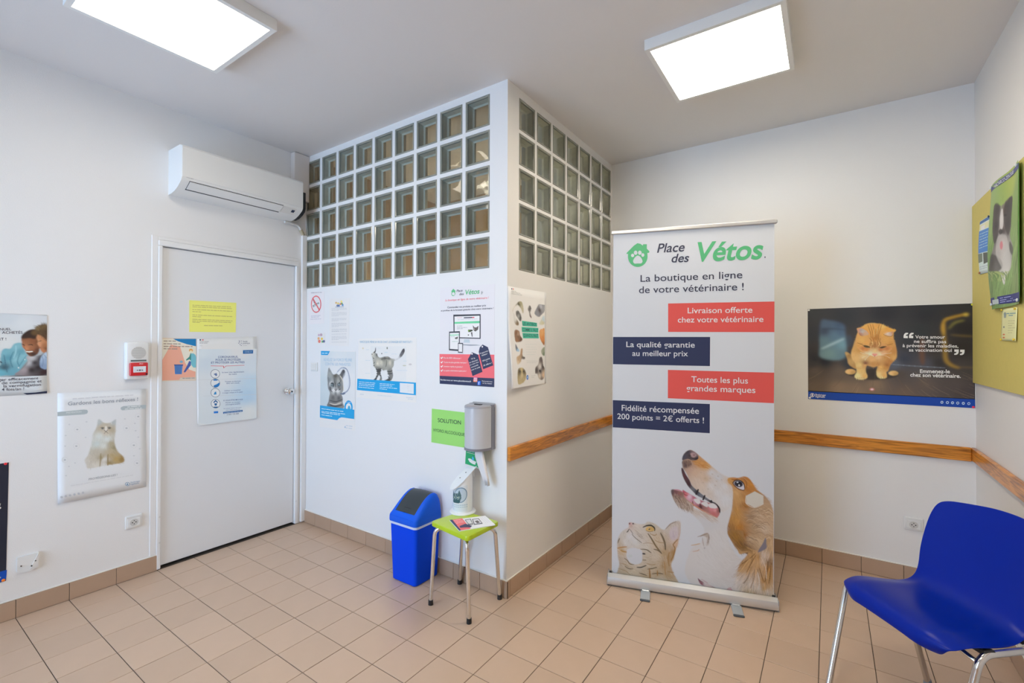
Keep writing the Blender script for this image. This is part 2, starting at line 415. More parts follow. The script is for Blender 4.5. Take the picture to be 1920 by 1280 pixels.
# moulding round the frame
bm = bmesh.new()
D(bm, 0, .007, DY0-FRW-.034, DY0-FRW+.001, BBH+.006, DZ+.06, bev=.003); D(bm, 0, .007, DY0-FRW+.001, DY1+FRW, DZ+.036, DZ+.06, bev=.003)
obj('moulding', bm, WALL, dr)
kn = lathe(bmesh.new(), [(.027, 0), (.027, .006), (.012, .010), (.010, .03), (.020, .036), (.026, .048), (.024, .058), (.012, .064), (.003, .065)], n=28)
bmesh.ops.rotate(kn, verts=kn.verts, cent=(0, 0, 0), matrix=Matrix.Rotation(R(90), 3, 'Y'))
kn = smooth_angle(obj('knob', kn, CHROME, dr, label='round chrome door knob'), 50); kn.location = (-.010, 1.982-DY0, 1.044)
kb = bmesh.new(); cyl(kb, (.065, 0, 0), (.067, 0, 0), .006, n=12); k2 = obj('keyway', kb, BLACK, kn)
for y, z in ((DY1+.008, .18), (DY0-.008, .17), (DY0-.008, .33)):
    o = obj('frame_screw', cyl(bmesh.new(), (.011, 0, 0), (.0135, 0, 0), .005, n=10), ALU, dr); o.location = (0, y-DY0, z)

# ------------------------------------------------------------------ ceiling lamps
def ceiling_lamp(x0, x1, y0, y1, label, k):
    LAMPM = mat('led_diffuser_%g' % k, (1, 1, 1), .5, emit=(*LAMP_C, LAMP_E*k))
    r = empty('ceiling_light', ((x0+x1)/2, (y0+y1)/2, H), label=label, cat='ceiling light', group='square LED ceiling lights')
    a, c, f, t = (x1-x0)/2, (y1-y0)/2, .022, .052
    bm = bmesh.new(); 
    for q in ((-a-f, a+f, -c-f, -c), (-a-f, a+f, c, c+f), (-a-f, -a, -c, c), (a, a+f, -c, c)): box(bm, *q, -t, -.004)
    box(bm, -a-f, a+f, -c-f, c+f, -.004, -.0005)
    obj('frame', bm, PLASTIC, r)
    obj('diffuser', bx(-a, a, -c, c, -t+.002, -t+.008), LAMPM, r)
ceiling_lamp(-2.665, -2.111, .560, 1.115, 'square glowing ceiling light over the door side, cut by the top of the picture', 0.9)
ceiling_lamp(-.718, -.166, 2.243, 2.790, 'square glowing ceiling light above the roll-up banner', 2.0)
ceiling_lamp(-.718, -.166, .30, .85, 'square glowing ceiling light overhead, outside the picture', 3.2)

# ------------------------------------------------------------------ air conditioner and its ducts
ac = empty('air_conditioner', (XL, 1.187, 2.35), label='long white wall air conditioner above the door', cat='air conditioner')
prof = [(0, .0), (.045, .001), (.095, .010), (.140, .027), (.176, .048), (.192, .060), (.1985, .072), (.200, .085), (.199, .262), (.192, .272), (.172, .280), (0, .281)]
ACL = .788
o = smooth_angle(obj('casing', prism(bmesh.new(), prof, 'y', 0, ACL), PLASTIC, ac), 30)
obj('front_panel', prism(bmesh.new(), [(.199, .078), (.2035, .080), (.2035, .262), (.196, .274), (.19, .272)], 'y', .002, ACL-.002), PLASTIC, ac)
def on_under(t):                             # a point on the curved underside, t 0..1 from the wall to the front
    pts = prof[:8]; k = min(int(t*7), 6); f = t*7-k
    return (pts[k][0]*(1-f)+pts[k+1][0]*f, pts[k][1]*(1-f)+pts[k+1][1]*f)
def under(t0, t1, y0, y1, off, th):
    """slab laid along the underside between t0 and t1"""
    n = 6; P = [on_under(t0+(t1-t0)*i/n) for i in range(n+1)]; q = []
    for i, p in enumerate(P):
        a = P[max(i-1, 0)]; c = P[min(i+1, n)]; d = Vector((c[0]-a[0], c[1]-a[1])).normalized(); q.append((p, (d.y, -d.x)))
    outer = [(p[0]+nn[0]*(off+th), p[1]+nn[1]*(off+th)) for p, nn in q]; inner = [(p[0]+nn[0]*off, p[1]+nn[1]*off) for p, nn in q]
    return prism(bmesh.new(), outer+inner[::-1], 'y', y0, y1)
obj('outlet_slot', under(.385, .755, .044, .641, -.004, .0047), BLACK, ac, label='dark air outlet slot')
obj('louver', under(.425, .715, .047, .638, .0008, .004), PLASTIC, ac)
obj('display_panel', under(.42, .72, .645, .745, -.002, .0035), CREAMP, ac)
obj('display', under(.50, .60, .715, .738, .0012, .001), mat('dark_display', (.03, .04, .08), .2), ac)
# dark rear frame that shows past the right end
prof2 = [(0, .03), (.05, .010), (.100, .016), (.145, .034), (.178, .058), (.186, .08), (.186, .20), (0, .20)]
obj('rear_frame', prism(bmesh.new(), prof2, 'y', ACL, ACL+.030), BLACK, ac, label='black rear frame past the right end')
duct = tag(obj('duct_cover', bx(XL+.001, XL+.055, 1.990, Y1-.001, 2.527, H-.004, .003), mat('duct_paint', (.70, .66, .63), .6)),
           'beige duct cover box in the corner beside the air conditioner', 'duct cover')
cab = obj('cable_duct', bx(XL+.001, XL+.026, 2.079, Y1-.0005, .010, 2.27, .004, seg=2), WHITE)
tag(cab, 'slim white vertical cable duct in the corner right of the door', 'cable duct')
pts = bend([(XL+.03, 1.93, 2.338), (XL+.028, 1.99, 2.340), (XL+.022, 2.045, 2.34), (XL+.016, 2.088, 2.275)], .03)
hs = empty('drain_hose', (XL, 2.0, 2.35), label='thin pale drain hose curving from the air conditioner to the cable duct', cat='hose')
def rel(o, r): o.matrix_parent_inverse = Matrix.Translation(-Vector(r.location)); return o
rel(smooth_angle(obj('hose', tube(bmesh.new(), pts, .0095), CREAMP, hs)), hs)
rel(smooth_angle(obj('connector', cyl(bmesh.new(), (XL+.0185, 2.066, 2.307), (XL+.015, 2.092, 2.268), .0135), mat('tan_plastic', (.42, .38, .27), .5), hs, label='tan hose connector')), hs)

# ------------------------------------------------------------------ wall devices
def frame_on(P, s, t, off=0.0):
    o, u, v, n = PL[P]; M = Matrix((u, v, n)).transposed().to_4x4(); M.translation = o+u*s+v*t+n*off; return M
al = empty('alarm_call_point', label='white sounder with red fire alarm call point left of the door', cat='fire alarm', M=frame_on('L', .967, 1.195))
AW, AH, AD = .100, .222, .046
o = obj('housing', bx(0, AW+.012, 0, AH, .0005, AD, .010, seg=3), PLASTIC, al); smooth_angle(o, 35)
bm = bmesh.new(); cyl(bm, (.060, .158, AD-.0005), (.060, .158, AD+.0012), .038, n=32)
obj('grille', bm, CREAMP, al)
bm = bmesh.new()
for k in range(-5, 6):
    hw = math.sqrt(max(0, .035**2-(k*.0064)**2)); box(bm, .060-hw, .060+hw, .158+k*.0064-.0011, .158+k*.0064+.0011, AD+.0008, AD+.0022)
obj('grille_slot', bm, mat('grille_shadow', (.33, .33, .32), .6), al)
obj('marking_strip', bx(.022, .098, .107, .116, AD, AD+.0015), mat('alarm_strip', (.10, .14, .13), .5), al, label='dark strip with small marks')
RED = mat('alarm_red', (.62, .012, .02), .3, coat=.4)
o = obj('call_point', bx(.014, .102, .022, .100, AD-.002, AD+.020, .006, seg=3), RED, al, label='red break-glass call point'); smooth_angle(o, 35)
obj('glass_plate', bx(.029, .090, .042, .078, AD+.019, AD+.0215, .001), mat('call_plate', (.72, .76, .80), .25), al)
bm = bmesh.new(); z = AD+.0214
cyl(bm, (.060, .055, z), (.060, .055, z+.001), .0042, n=16)
for s_ in (-1, 1):
    v = [bm.verts.new((.060+s_*a, .055+b_, z+.001)) for a, b_ in ((.0065, 0), (.012, .004), (.012, .0015), (.016, .0015), (.016, -.0015), (.012, -.0015), (.012, -.004))]
    bm.faces.new(v if s_ < 0 else v[::-1])
obj('press_marks', bm, mat('ink_dark', (.02, .02, .05), .5), al)
obj('reset_key', cyl(bmesh.new(), (.093, .031, AD+.019), (.093, .031, AD+.0215), .005, n=14), BLACK, al)

def socket(P, s, t, label, w_=.082, h_=.076):
    r = empty('wall_socket', label=label, cat='socket', group='white wall sockets', M=frame_on(P, s, t))
    o = obj('cover', bx(0, w_, 0, h_, .0005, .010, .004, seg=2), PLASTIC, r); smooth_angle(o, 35)
    obj('insert', bx(.010, w_-.010, .009, h_-.018, .009, .0125, .002), PLASTIC, r)
    obj('top_strip', bx(.003, w_-.003, h_-.014, h_-.003, .0095, .012, .002), PLASTIC, r)
    c = (w_/2, (h_-.009)/2)
    bm = lathe(bmesh.new(), [(.0205, .0128), (.0195, .0132), (.0185, .0128), (.018, .0095)], c=c, n=32)
    o = obj('well', bm, mat('socket_well', (.60, .59, .56), .45), r); smooth_angle(o, 35)
    bm = bmesh.new()
    for dx, dy, rr in ((-.0085, 0, .0032), (.0085, 0, .0032), (0, -.009, .0026), (0, .010, .0026)):
        cyl(bm, (c[0]+dx, c[1]+dy, .0126), (c[0]+dx, c[1]+dy, .0134), rr, n=12)
    obj('contact', bm, BLACK, r)
socket('L', .981, .304, 'white wall socket low on the wall left of the door')
socket('K', .372, .313, 'white wall socket low on the back wall behind the blue chair', w_=.085)
sw = empty('light_switch', label='small white light switch beside the door corner', cat='light switch', M=frame_on('B', -3.360, 1.197))
obj('plate', bx(0, .088, 0, .070, .0005, .008, .003, seg=2), PLASTIC, sw); obj('rocker', bx(.010, .078, .008, .062, .007, .0115, .002), CREAMP, sw)
jp = empty('junction_plate', label='blank white junction plate with curved lower edge near the floor', cat='wall plate', M=frame_on('L', .537, .226))
bm = bmesh.new(); q = [(0, .082), (0, .006)]+[(.078*i/8, .006-.010*math.sin(math.pi*i/8)) for i in range(1, 8)]+[(.078, .006), (.078, .082)]
prism(bm, [(a, b_) for a, b_ in q], 'z', .0005, .014); obj('plate', bm, PLASTIC, jp)
bm = bmesh.new(); v = [bm.verts.new(p) for p in ((.052, .012, .0141), (.076, .006, .0141), (.076, .079, .0141))]; bm.faces.new(v)
bm2 = bmesh.new(); prism(bm2, [(.046, .006), (.077, .006), (.077, .080)], 'z', .014, .0185); bm.free(); obj('ridge', bm2, CREAMP, jp)
for a, b_ in ((.014, .035), (.052, .022), (.066, .044)): obj('screw', cyl(bmesh.new(), (a, b_, .0135), (a, b_, .0195), .0032, n=12), mat('screw_hole', (.08, .07, .06), .5), jp)

# ------------------------------------------------------------------ swing-lid bin
BLUE = mat('blue_bin_plastic', (.0005, .060, .74), .55, spec=.12, bump=(400, .08, .001))
BLUEL = mat('blue_lid_plastic', (.004, .110, .74), .45, spec=.25)
bn = empty('waste_bin', (-2.075, 2.001, 0), label='blue plastic waste bin with dark grey swing lid', cat='waste bin')
def rrect(hx, hy, r, n=5, cx=0, cy=0):
    out = []
    for sx, sy, a0 in ((1, 1, 0), (-1, 1, 90), (-1, -1, 180), (1, -1, 270)):
        for i in range(n+1):
            a = R(a0+90*i/n); out.append((cx+sx*(hx-r)+r*math.cos(a), cy+sy*(hy-r)+r*math.sin(a)))
    return out
def loft(bm, rings, cap0=True, cap1=True, mi=0):
    L = [[bm.verts.new(p) for p in r] for r in rings]; n = len(L[0]); fs = []
    for a, b_ in zip(L, L[1:]):
        for k in range(n): fs.append(bm.faces.new((a[k], a[(k+1) % n], b_[(k+1) % n], b_[k])))
    if cap0: fs.append(bm.faces.new(L[0][::-1]))
    if cap1: fs.append(bm.faces.new(L[-1]))
    for f in fs: f.material_index = mi
    return bm
def rr3(hx, hy, r, z, **k): return [(x, y, z) for x, y in rrect(hx, hy, r, **k)]
o = obj('body', loft(bmesh.new(), [rr3(.094, .090, .018, 0), rr3(.100, .097, .02, .006), rr3(.112, .106, .022, .338), rr3(.112, .106, .022, .342)]), BLUE, bn); smooth_angle(o, 35)
o = obj('liner_rim', loft(bmesh.new(), [rr3(.1135, .1075, .023, .336), rr3(.115, .109, .023, .338), rr3(.115, .109, .023, .355)]), mat('pale_bag', (.62, .70, .88), .4), bn, label='pale bag edge folded over the rim'); smooth_angle(o, 35)
bm = bmesh.new()
rings = [rr3(.118, .1115, .024, .352), rr3(.120, .1130, .025, .360), rr3(.119, .1125, .025, .380), rr3(.1175, .1115, .025, .388)]
loft(bm, rings, cap1=False)
HP = [(0, .384), (.03, .398), (.10, .412), (.22, .437), (.35, .463), (.48, .484), (.60, .498), (.72, .506), (.82, .505), (.89, .495), (.94, .476), (.975, .448), (1.0, .384)]
def hood(x_, k=1.0, ins=0.0): return [(x_, -.1115+ins+(.223-2*ins)*t, .384+(z-.384)*k) for t, z in HP]
grid = [hood(-.1165, 0, .020), hood(-.1160, .30, .014), hood(-.112, .62, .008), hood(-.105, .86, .004), hood(-.096, .97, .003), hood(-.086, 1.0, .003), hood(-.080, .985, .003)]
strip = grid+[[(-x_, y, z) for x_, y, z in r] for r in grid[::-1]]
V = [[bm.verts.new(p) for p in r] for r in strip]
for i in range(len(V)-1):
    for j in range(len(HP)-1):
        if i == 6 and 2 <= j <= 8: continue
        bm.faces.new((V[i][j], V[i+1][j], V[i+1][j+1], V[i][j+1]))
bmesh.ops.remove_doubles(bm, verts=bm.verts, dist=.0008); bmesh.ops.recalc_face_normals(bm, faces=bm.faces)
o = obj('lid_hood', bm, BLUEL, bn); smooth_angle(o, 50)
bm = bmesh.new(); ctr = hood(0, 1.0, .003)
pts = ctr[2:10]; V = []
for k in range(9):
    x_ = -.079+.158*k/8; lift = -.002+.004*math.sin(math.pi*k/8)
    V.append([bm.verts.new((x_, y, z+lift)) for _, y, z in pts])
for a, b_ in zip(V, V[1:]):
    for j in range(len(pts)-1): bm.faces.new((a[j], b_[j], b_[j+1], a[j+1]))
bm.normal_update(); bmesh.ops.solidify(bm, geom=bm.faces, thickness=.003)
o = obj('flap', bm, mat('grey_flap', (.030, .040, .048), .38), bn, label='dark grey swing flap'); smooth_angle(o, 50)
p = ctr[3]; o = obj('thumb_notch', box(bmesh.new(), -.028, .028, p[1]-.006, p[1]+.006, p[2]-.010, p[2]+.001, .003), mat('grey_flap_dark', (.015, .02, .028), .4), bn)

# ------------------------------------------------------------------ stool
LIME = mat('lime_seat', (.44, .60, .012), .28, coat=.3)
st = empty('stool', (-1.648, 1.963, 0), rz=0, label='lime yellow square stool on four chrome legs', cat='stool')
sc_ = [(-1.773, 1.820), (-1.475, 1.772), (-1.468, 2.032), (-1.734, 2.046)]       # seat corners at z .455
sp = []
for i, c in enumerate(sc_):
    p = Vector(c); a = (Vector(sc_[i-1])-p).normalized(); d = (Vector(sc_[(i+1) % 4])-p).normalized(); r_ = .022
    for k in range(6):
        t = k/5; sp.append(tuple((p+a*r_)*(1-t)**2+p*2*t*(1-t)+(p+d*r_)*t*t))
cxs = sum(p[0] for p in sp)/len(sp); cys = sum(p[1] for p in sp)/len(sp)
def sring(s, z): return [(cxs+(x-cxs)*s+1.648, cys+(y-cys)*s-1.963, z) for x, y in sp]
o = obj('seat', loft(bmesh.new(), [sring(.97, .431), sring(.995, .433), sring(1.0, .438), sring(1.0, .449), sring(.985, .4545), sring(.96, .455)]), LIME, st); smooth_angle(o, 40)
feet = [(-1.782, 1.833), (-1.503, 1.821), (-1.507, 2.090), (-1.796, 2.088)]
for (fx, fy), (cx_, cy_) in zip(feet, sc_):
    f = Vector((fx, fy, .016)); c = Vector((cx_, cy_, .417)); ce = Vector((cxs, cys, .420)); knee = c+(ce-c)*.13; inn = ce+(c-ce)*.30; inn.z = .422
    knee.z = .420
    pts = [Vector(p)-Vector((-1.648, 1.963, 0)) for p in bend([f, knee, inn], .045, 7)]
    lg = obj('leg', tube(bmesh.new(), pts, .0105, n=14), CHROME, st); smooth_angle(lg)
    q = Vector((fx+1.648, fy-1.963, 0)); o = obj('rubber_foot', cyl(bmesh.new(), q+Vector((0, 0, 0)), q+Vector((0, 0, .026)), .0135, .0125, n=16), BLACK, lg)

# ------------------------------------------------------------------ blue shell chair
CBLUE = mat('blue_shell', (0, .018, .31), .30, spec=.18, bump=(500, .10, .001))
ch = empty('chair', (.360, 2.360, 0), rz=R(-52), label='royal blue plastic shell chair on chrome legs in the right corner', cat='chair')
prof = [(-.250, .392, .185), (-.250, .410, .205), (-.243, .426, .218), (-.222, .437, .229), (-.172, .441, .235), (-.11, .436, .234), (-.05, .429, .226), (.01, .426, .215), (.06, .433, .207), (.100, .455, .204),
        (.130, .495, .210), (.152, .540, .219), (.172, .588, .226), (.191, .637, .229), (.210, .687, .229), (.230, .732, .223), (.243, .757, .207), (.250, .770, .182), (.253, .776, .150)]
NU = 22; bm = bmesh.new(); G = []
for iv, (yy, zz, hw) in enumerate(prof):
    row = []; s = iv/(len(prof)-1)
    back = max(0, min(1, (s-.42)/.2)); seat = 1-back
    for iu in range(NU+1):
        u = -1+2*iu/NU; x = hw*u
        dish = seat*(.010*abs(u)**2 - .020*max(0, abs(u)-.70)/.3)*(1 if iv > 2 else 0)
        fwd = back*(-.042*abs(u)**2.2)
        wav = back*.006*abs(u)**4
        lipd = -.010*abs(u)**3 if iv < 4 else 0
        topd = -.012*abs(u)**2.5*max(0, (s-.8)/.2)
        cor = (.040*max(0, abs(u)-.62)/.38)*max(0, abs(u)-.62)/.38*max(0, 1-iv/5)   # rounded front corners
        row.append(bm.verts.new((x, yy+fwd+wav+cor, zz+dish+lipd+topd)))
    G.append(row)
for a, b_ in zip(G, G[1:]):
    for k in range(NU): bm.faces.new((a[k], a[k+1], b_[k+1], b_[k]))
bmesh.ops.recalc_face_normals(bm, faces=bm.faces); bm.normal_update(); bmesh.ops.solidify(bm, geom=bm.faces, thickness=-.006)
bmesh.ops.recalc_face_normals(bm, faces=bm.faces)
o = obj('shell', bm, CBLUE, ch, smooth=True)
md = o.modifiers.new('sub', 'SUBSURF'); md.levels = md.render_levels = 2
zr = .412
LEG = {'fl': ((-.155, -.345, .010), (-.250, -.178, zr)), 'fr': ((.215, -.215, .010), (.240, -.135, zr)),
       'bl': ((-.184, .115, .010), (-.165, -.010, zr-.010)), 'br': ((.225, .225, .010), (.205, .150, zr-.010))}
for side in 'lr':
    f, b_ = LEG['f'+side], LEG['b'+side]
    pts = bend([f[0], f[1], b_[1], b_[0]], .045, 8); h_ = len(pts)//2
    for half in (pts[:h_+1], pts[h_:]):
        lg = smooth_angle(obj('leg', tube(bmesh.new(), half, .0115, n=16), CHROME, ch))
        e = half[0] if half[0].z < .05 else half[-1]
        obj('foot_glide', cyl(bmesh.new(), (e.x, e.y, 0), (e.x, e.y, .022), .014, .013, n=16), mat('grey_glide', (.25, .26, .28), .5), lg)
a, b_ = Vector((-.244, -.172, zr-.035)), Vector((.236, -.128, zr-.035)); mid = (a+b_)/2
obj('crossbar', tube(bmesh.new(), bend([a, a+Vector((.10, .015, .012)), mid+Vector((0, .01, .014)), b_+Vector((-.10, .005, .012)), b_], .04), .008, n=12), CHROME, ch, smooth=True)
a, b_ = Vector((-.19, .03, zr-.002)), Vector((.20, .12, zr-.002))
obj('crossbar', tube(bmesh.new(), [a, b_], .008, n=12), CHROME, ch, smooth=True)
for x_, y_ in ((-.215, -.13), (.213, -.10), (-.155, .01), (.165, .09)): obj('shell_mount', bx(x_-.028, x_+.028, y_-.02, y_+.02, zr-.006, zr+.012, .004), BLACK, ch)


# ------------------------------------------------------------------ posters: flat print on real sheets
PRINT = mat('printed_paper', (.8, .8, .8), .42, spec=.35, vcol=True)
INK = {}
def ink(c, rough=.42):
    k = (CUR[0],)+tuple(c)
    if k not in INK:
        a = A(*c); INK[k] = mat('ink_%s_%d_%d_%d' % k, (a[0], a[1], a[2]), rough, spec=.35)
    return INK[k]
class Sheet:
    """a sheet of paper on a plane; everything on it is placed by its position in the photograph"""
    def __init__(s, name, P, quad, col, label, cat='poster', T=(0, 0, 1), group=None, off=.0012, bulge=None, n=(12, 12), rough=.42, sheet=True, th=.0006, part='sheet'):
        s.P, s.T, s.off, s.bulge, s.col = P, T, off, bulge, col; CUR[0] = P
        q = [s.raw(p) for p in quad]; s.s0 = min(p[0] for p in q); s.t0 = min(p[1] for p in q)
        s.root = empty(name, label=label, cat=cat, group=group, M=frame_on(P, s.s0, s.t0))
        s.w = max(p[0] for p in q)-s.s0; s.h = max(p[1] for p in q)-s.t0
        s.q = [(p[0]-s.s0, p[1]-s.t0) for p in q]
        if sheet:
            nx, ny = n; V = []; F = []
            for j in range(ny+1):
                for i in range(nx+1):
                    V.append(s.z(*s.bil(i/nx, j/ny), -.0002))
            for j in range(ny):
                for i in range(nx): a = j*(nx+1)+i; F.append((a, a+nx+1, a+nx+2, a+1))
            bm = bmesh.new(); vs = [bm.verts.new(v) for v in V]; bm.verts.ensure_lookup_table()
            for f in F: bm.faces.new([vs[k] for k in f])
            bm.normal_update(); bmesh.ops.solidify(bm, geom=bm.faces, thickness=th)
            s.sheet = obj(part, bm, ink(col, rough), s.root, smooth=bulge is not None)
    def bil(s, u, v):                        # v = 0 at the top
        a, b, c, d = s.q
        return tuple((a[k]*(1-u)+b[k]*u)*(1-v)+(d[k]*(1-u)+c[k]*u)*v for k in (0, 1))
    def raw(s, p): ox, oy, k = s.T; return loc(s.P, ox+p[0]/k, oy+p[1]/k, s.off)
    def at(s, p): r = s.raw(p); return r[0]-s.s0, r[1]-s.t0
    def z(s, x, y, dz=0): return (x, y, s.off+dz+(s.bulge(min(1, max(0, x/max(s.w, 1e-6))), min(1, max(0, y/max(s.h, 1e-6)))) if s.bulge else 0))
    def poly(s, pts, col, name='print_area', lay=1, sub=0, clos=False):
        bm = bmesh.new(); L = [s.at(p) for p in pts]
        if clos: L = smooth_poly(L)
        v = [bm.verts.new(s.z(x, y, .0003*lay)) for x, y in L]
        f = bm.faces.new(v); f.normal_update()
        if f.normal.z < 0: f.normal_flip()
        bmesh.ops.triangulate(bm, faces=bm.faces)
        if sub or s.bulge: bmesh.ops.subdivide_edges(bm, edges=bm.edges, cuts=5, use_grid_fill=True)
        if s.bulge:
            for q in bm.verts: q.co = s.z(q.co.x, q.co.y, .0003*lay)
        return obj(name, bm, ink(col), s.root)
    def polys(s, lists, col, name='print_area', lay=1, clos=False):
        bm = bmesh.new()
        for pts in lists:
            L = [s.at(p) for p in pts]
            if clos: L = smooth_poly(L)
            f = bm.faces.new([bm.verts.new(s.z(x, y, .0003*lay)) for x, y in L]); f.normal_update()
            if f.normal.z < 0: f.normal_flip()
        return obj(name, bm, ink(col), s.root)
    def ell(s, c, rx, ry, col, name='print_area', lay=1, n=20):
        return s.poly([(c[0]+rx*math.cos(2*math.pi*k/n), c[1]+ry*math.sin(2*math.pi*k/n)) for k in range(n)], col, name, lay)
    def lines(s, rows, col, hgt, lay=2, seed=1, name='fine_print', dense=False):
        """rows of print too small to read: word-like dashes; rows = [(x0, y0, x1, y1), ...]"""
        rr = random.Random(seed); bm = bmesh.new()
        if name == 'fine_print' and sum(col) < sum(s.col) and not dense: col = tuple(int(c*.62+p*.38) for c, p in zip(col, s.col))
        for x0, y0, x1, y1 in rows:
            L = math.hypot(x1-x0, y1-y0); e = 0
            while e < L-hgt:
                wl = min(L-e, hgt*rr.uniform(1.6, 5.5)); a, b = e/L, (e+wl)/L
                P0 = [(x0+(x1-x0)*t, y0+(y1-y0)*t+dy) for t, dy in ((a, 0), (b, 0), (b, -hgt*.62), (a, -hgt*.62))]
                f = bm.faces.new([bm.verts.new(s.z(*s.at(p), .0003*lay)) for p in P0]); f.normal_update()
                if f.normal.z < 0: f.normal_flip()
                e += wl+hgt*.55
        return obj(name, bm, ink(col), s.root)
    def text(s, body, L, Rr, cap, col, bold=0.0, shear=0.0, lay=3, name='lettering'):
        a, b = Vector(s.at(L)), Vector(s.at(Rr)); mid = ((L[0]+Rr[0])/2, (L[1]+Rr[1])/2)
        hgt = s.at((mid[0], mid[1]-cap))[1]-s.at(mid)[1]
        cu = bpy.data.curves.new('t', 'FONT'); cu.body = body; cu.size = 1; cu.offset = bold; cu.shear = 0; cu.resolution_u = 9 if cap > 50 else 4; cu.fill_mode = 'FRONT'
        to = bpy.data.objects.new('t', cu); COL.objects.link(to); me = bpy.data.meshes.new_from_object(to)
        bpy.data.objects.remove(to); bpy.data.curves.remove(cu)
        n = len(me.vertices); co = np.empty(n*3); me.vertices.foreach_get('co', co); co = co.reshape(-1, 3)
        x0, x1 = co[:, 0].min(), co[:, 0].max(); d = (b-a); W = d.length; ux = d/W; uy = Vector((-ux.y, ux.x))
        y = co[:, 1]*(hgt/CAP); x = (co[:, 0]-x0)/(x1-x0)*(W-abs(shear)*hgt*.5) + y*shear
        X = a.x+ux.x*x+uy.x*y; Y = a.y+ux.y*x+uy.y*y
        out = np.array([s.z(p, q, .0003*lay) for p, q in zip(X, Y)]); me.vertices.foreach_set('co', out.ravel()); me.update()
        me.materials.clear(); me.materials.append(ink(col)); me.name = name
        for p in me.polygons: p.material_index = 0
        o = bpy.data.objects.new(name, me); COL.objects.link(o); o.parent = s.root
        return o
    def pin(s, p, col=(235, 235, 232), r=.0055):
        x, y = s.at(p); z = s.z(x, y)[2]; bm = lathe(bmesh.new(), [(r*.55, z), (r*.55, z+.003), (r, z+.0035), (r, z+.006), (r*.7, z+.0075)], c=(x, y), n=16)
        return obj('pushpin', bm, ink(col, .3), s.root)
def cap_height():
    cu = bpy.data.curves.new('t', 'FONT'); cu.body = 'H'; cu.size = 1; to = bpy.data.objects.new('t', cu); COL.objects.link(to)
    me = bpy.data.meshes.new_from_object(to); h = max(v.co.y for v in me.vertices); bpy.data.objects.remove(to); bpy.data.curves.remove(cu); bpy.data.meshes.remove(me)
    return h
CAP = cap_height(); print('CAP', CAP)
def smooth_poly(L, n=4):
    out = []; N = len(L)
    for i in range(N):
        p0, p1, p2, p3 = [L[(i+k-1) % N] for k in range(4)]
        for j in range(n):
            t = j/n; out.append(tuple(.5*((2*p1[k])+(-p0[k]+p2[k])*t+(2*p0[k]-5*p1[k]+4*p2[k]-p3[k])*t*t+(-p0[k]+3*p1[k]-3*p2[k]+p3[k])*t**3) for k in (0, 1)))
    return out

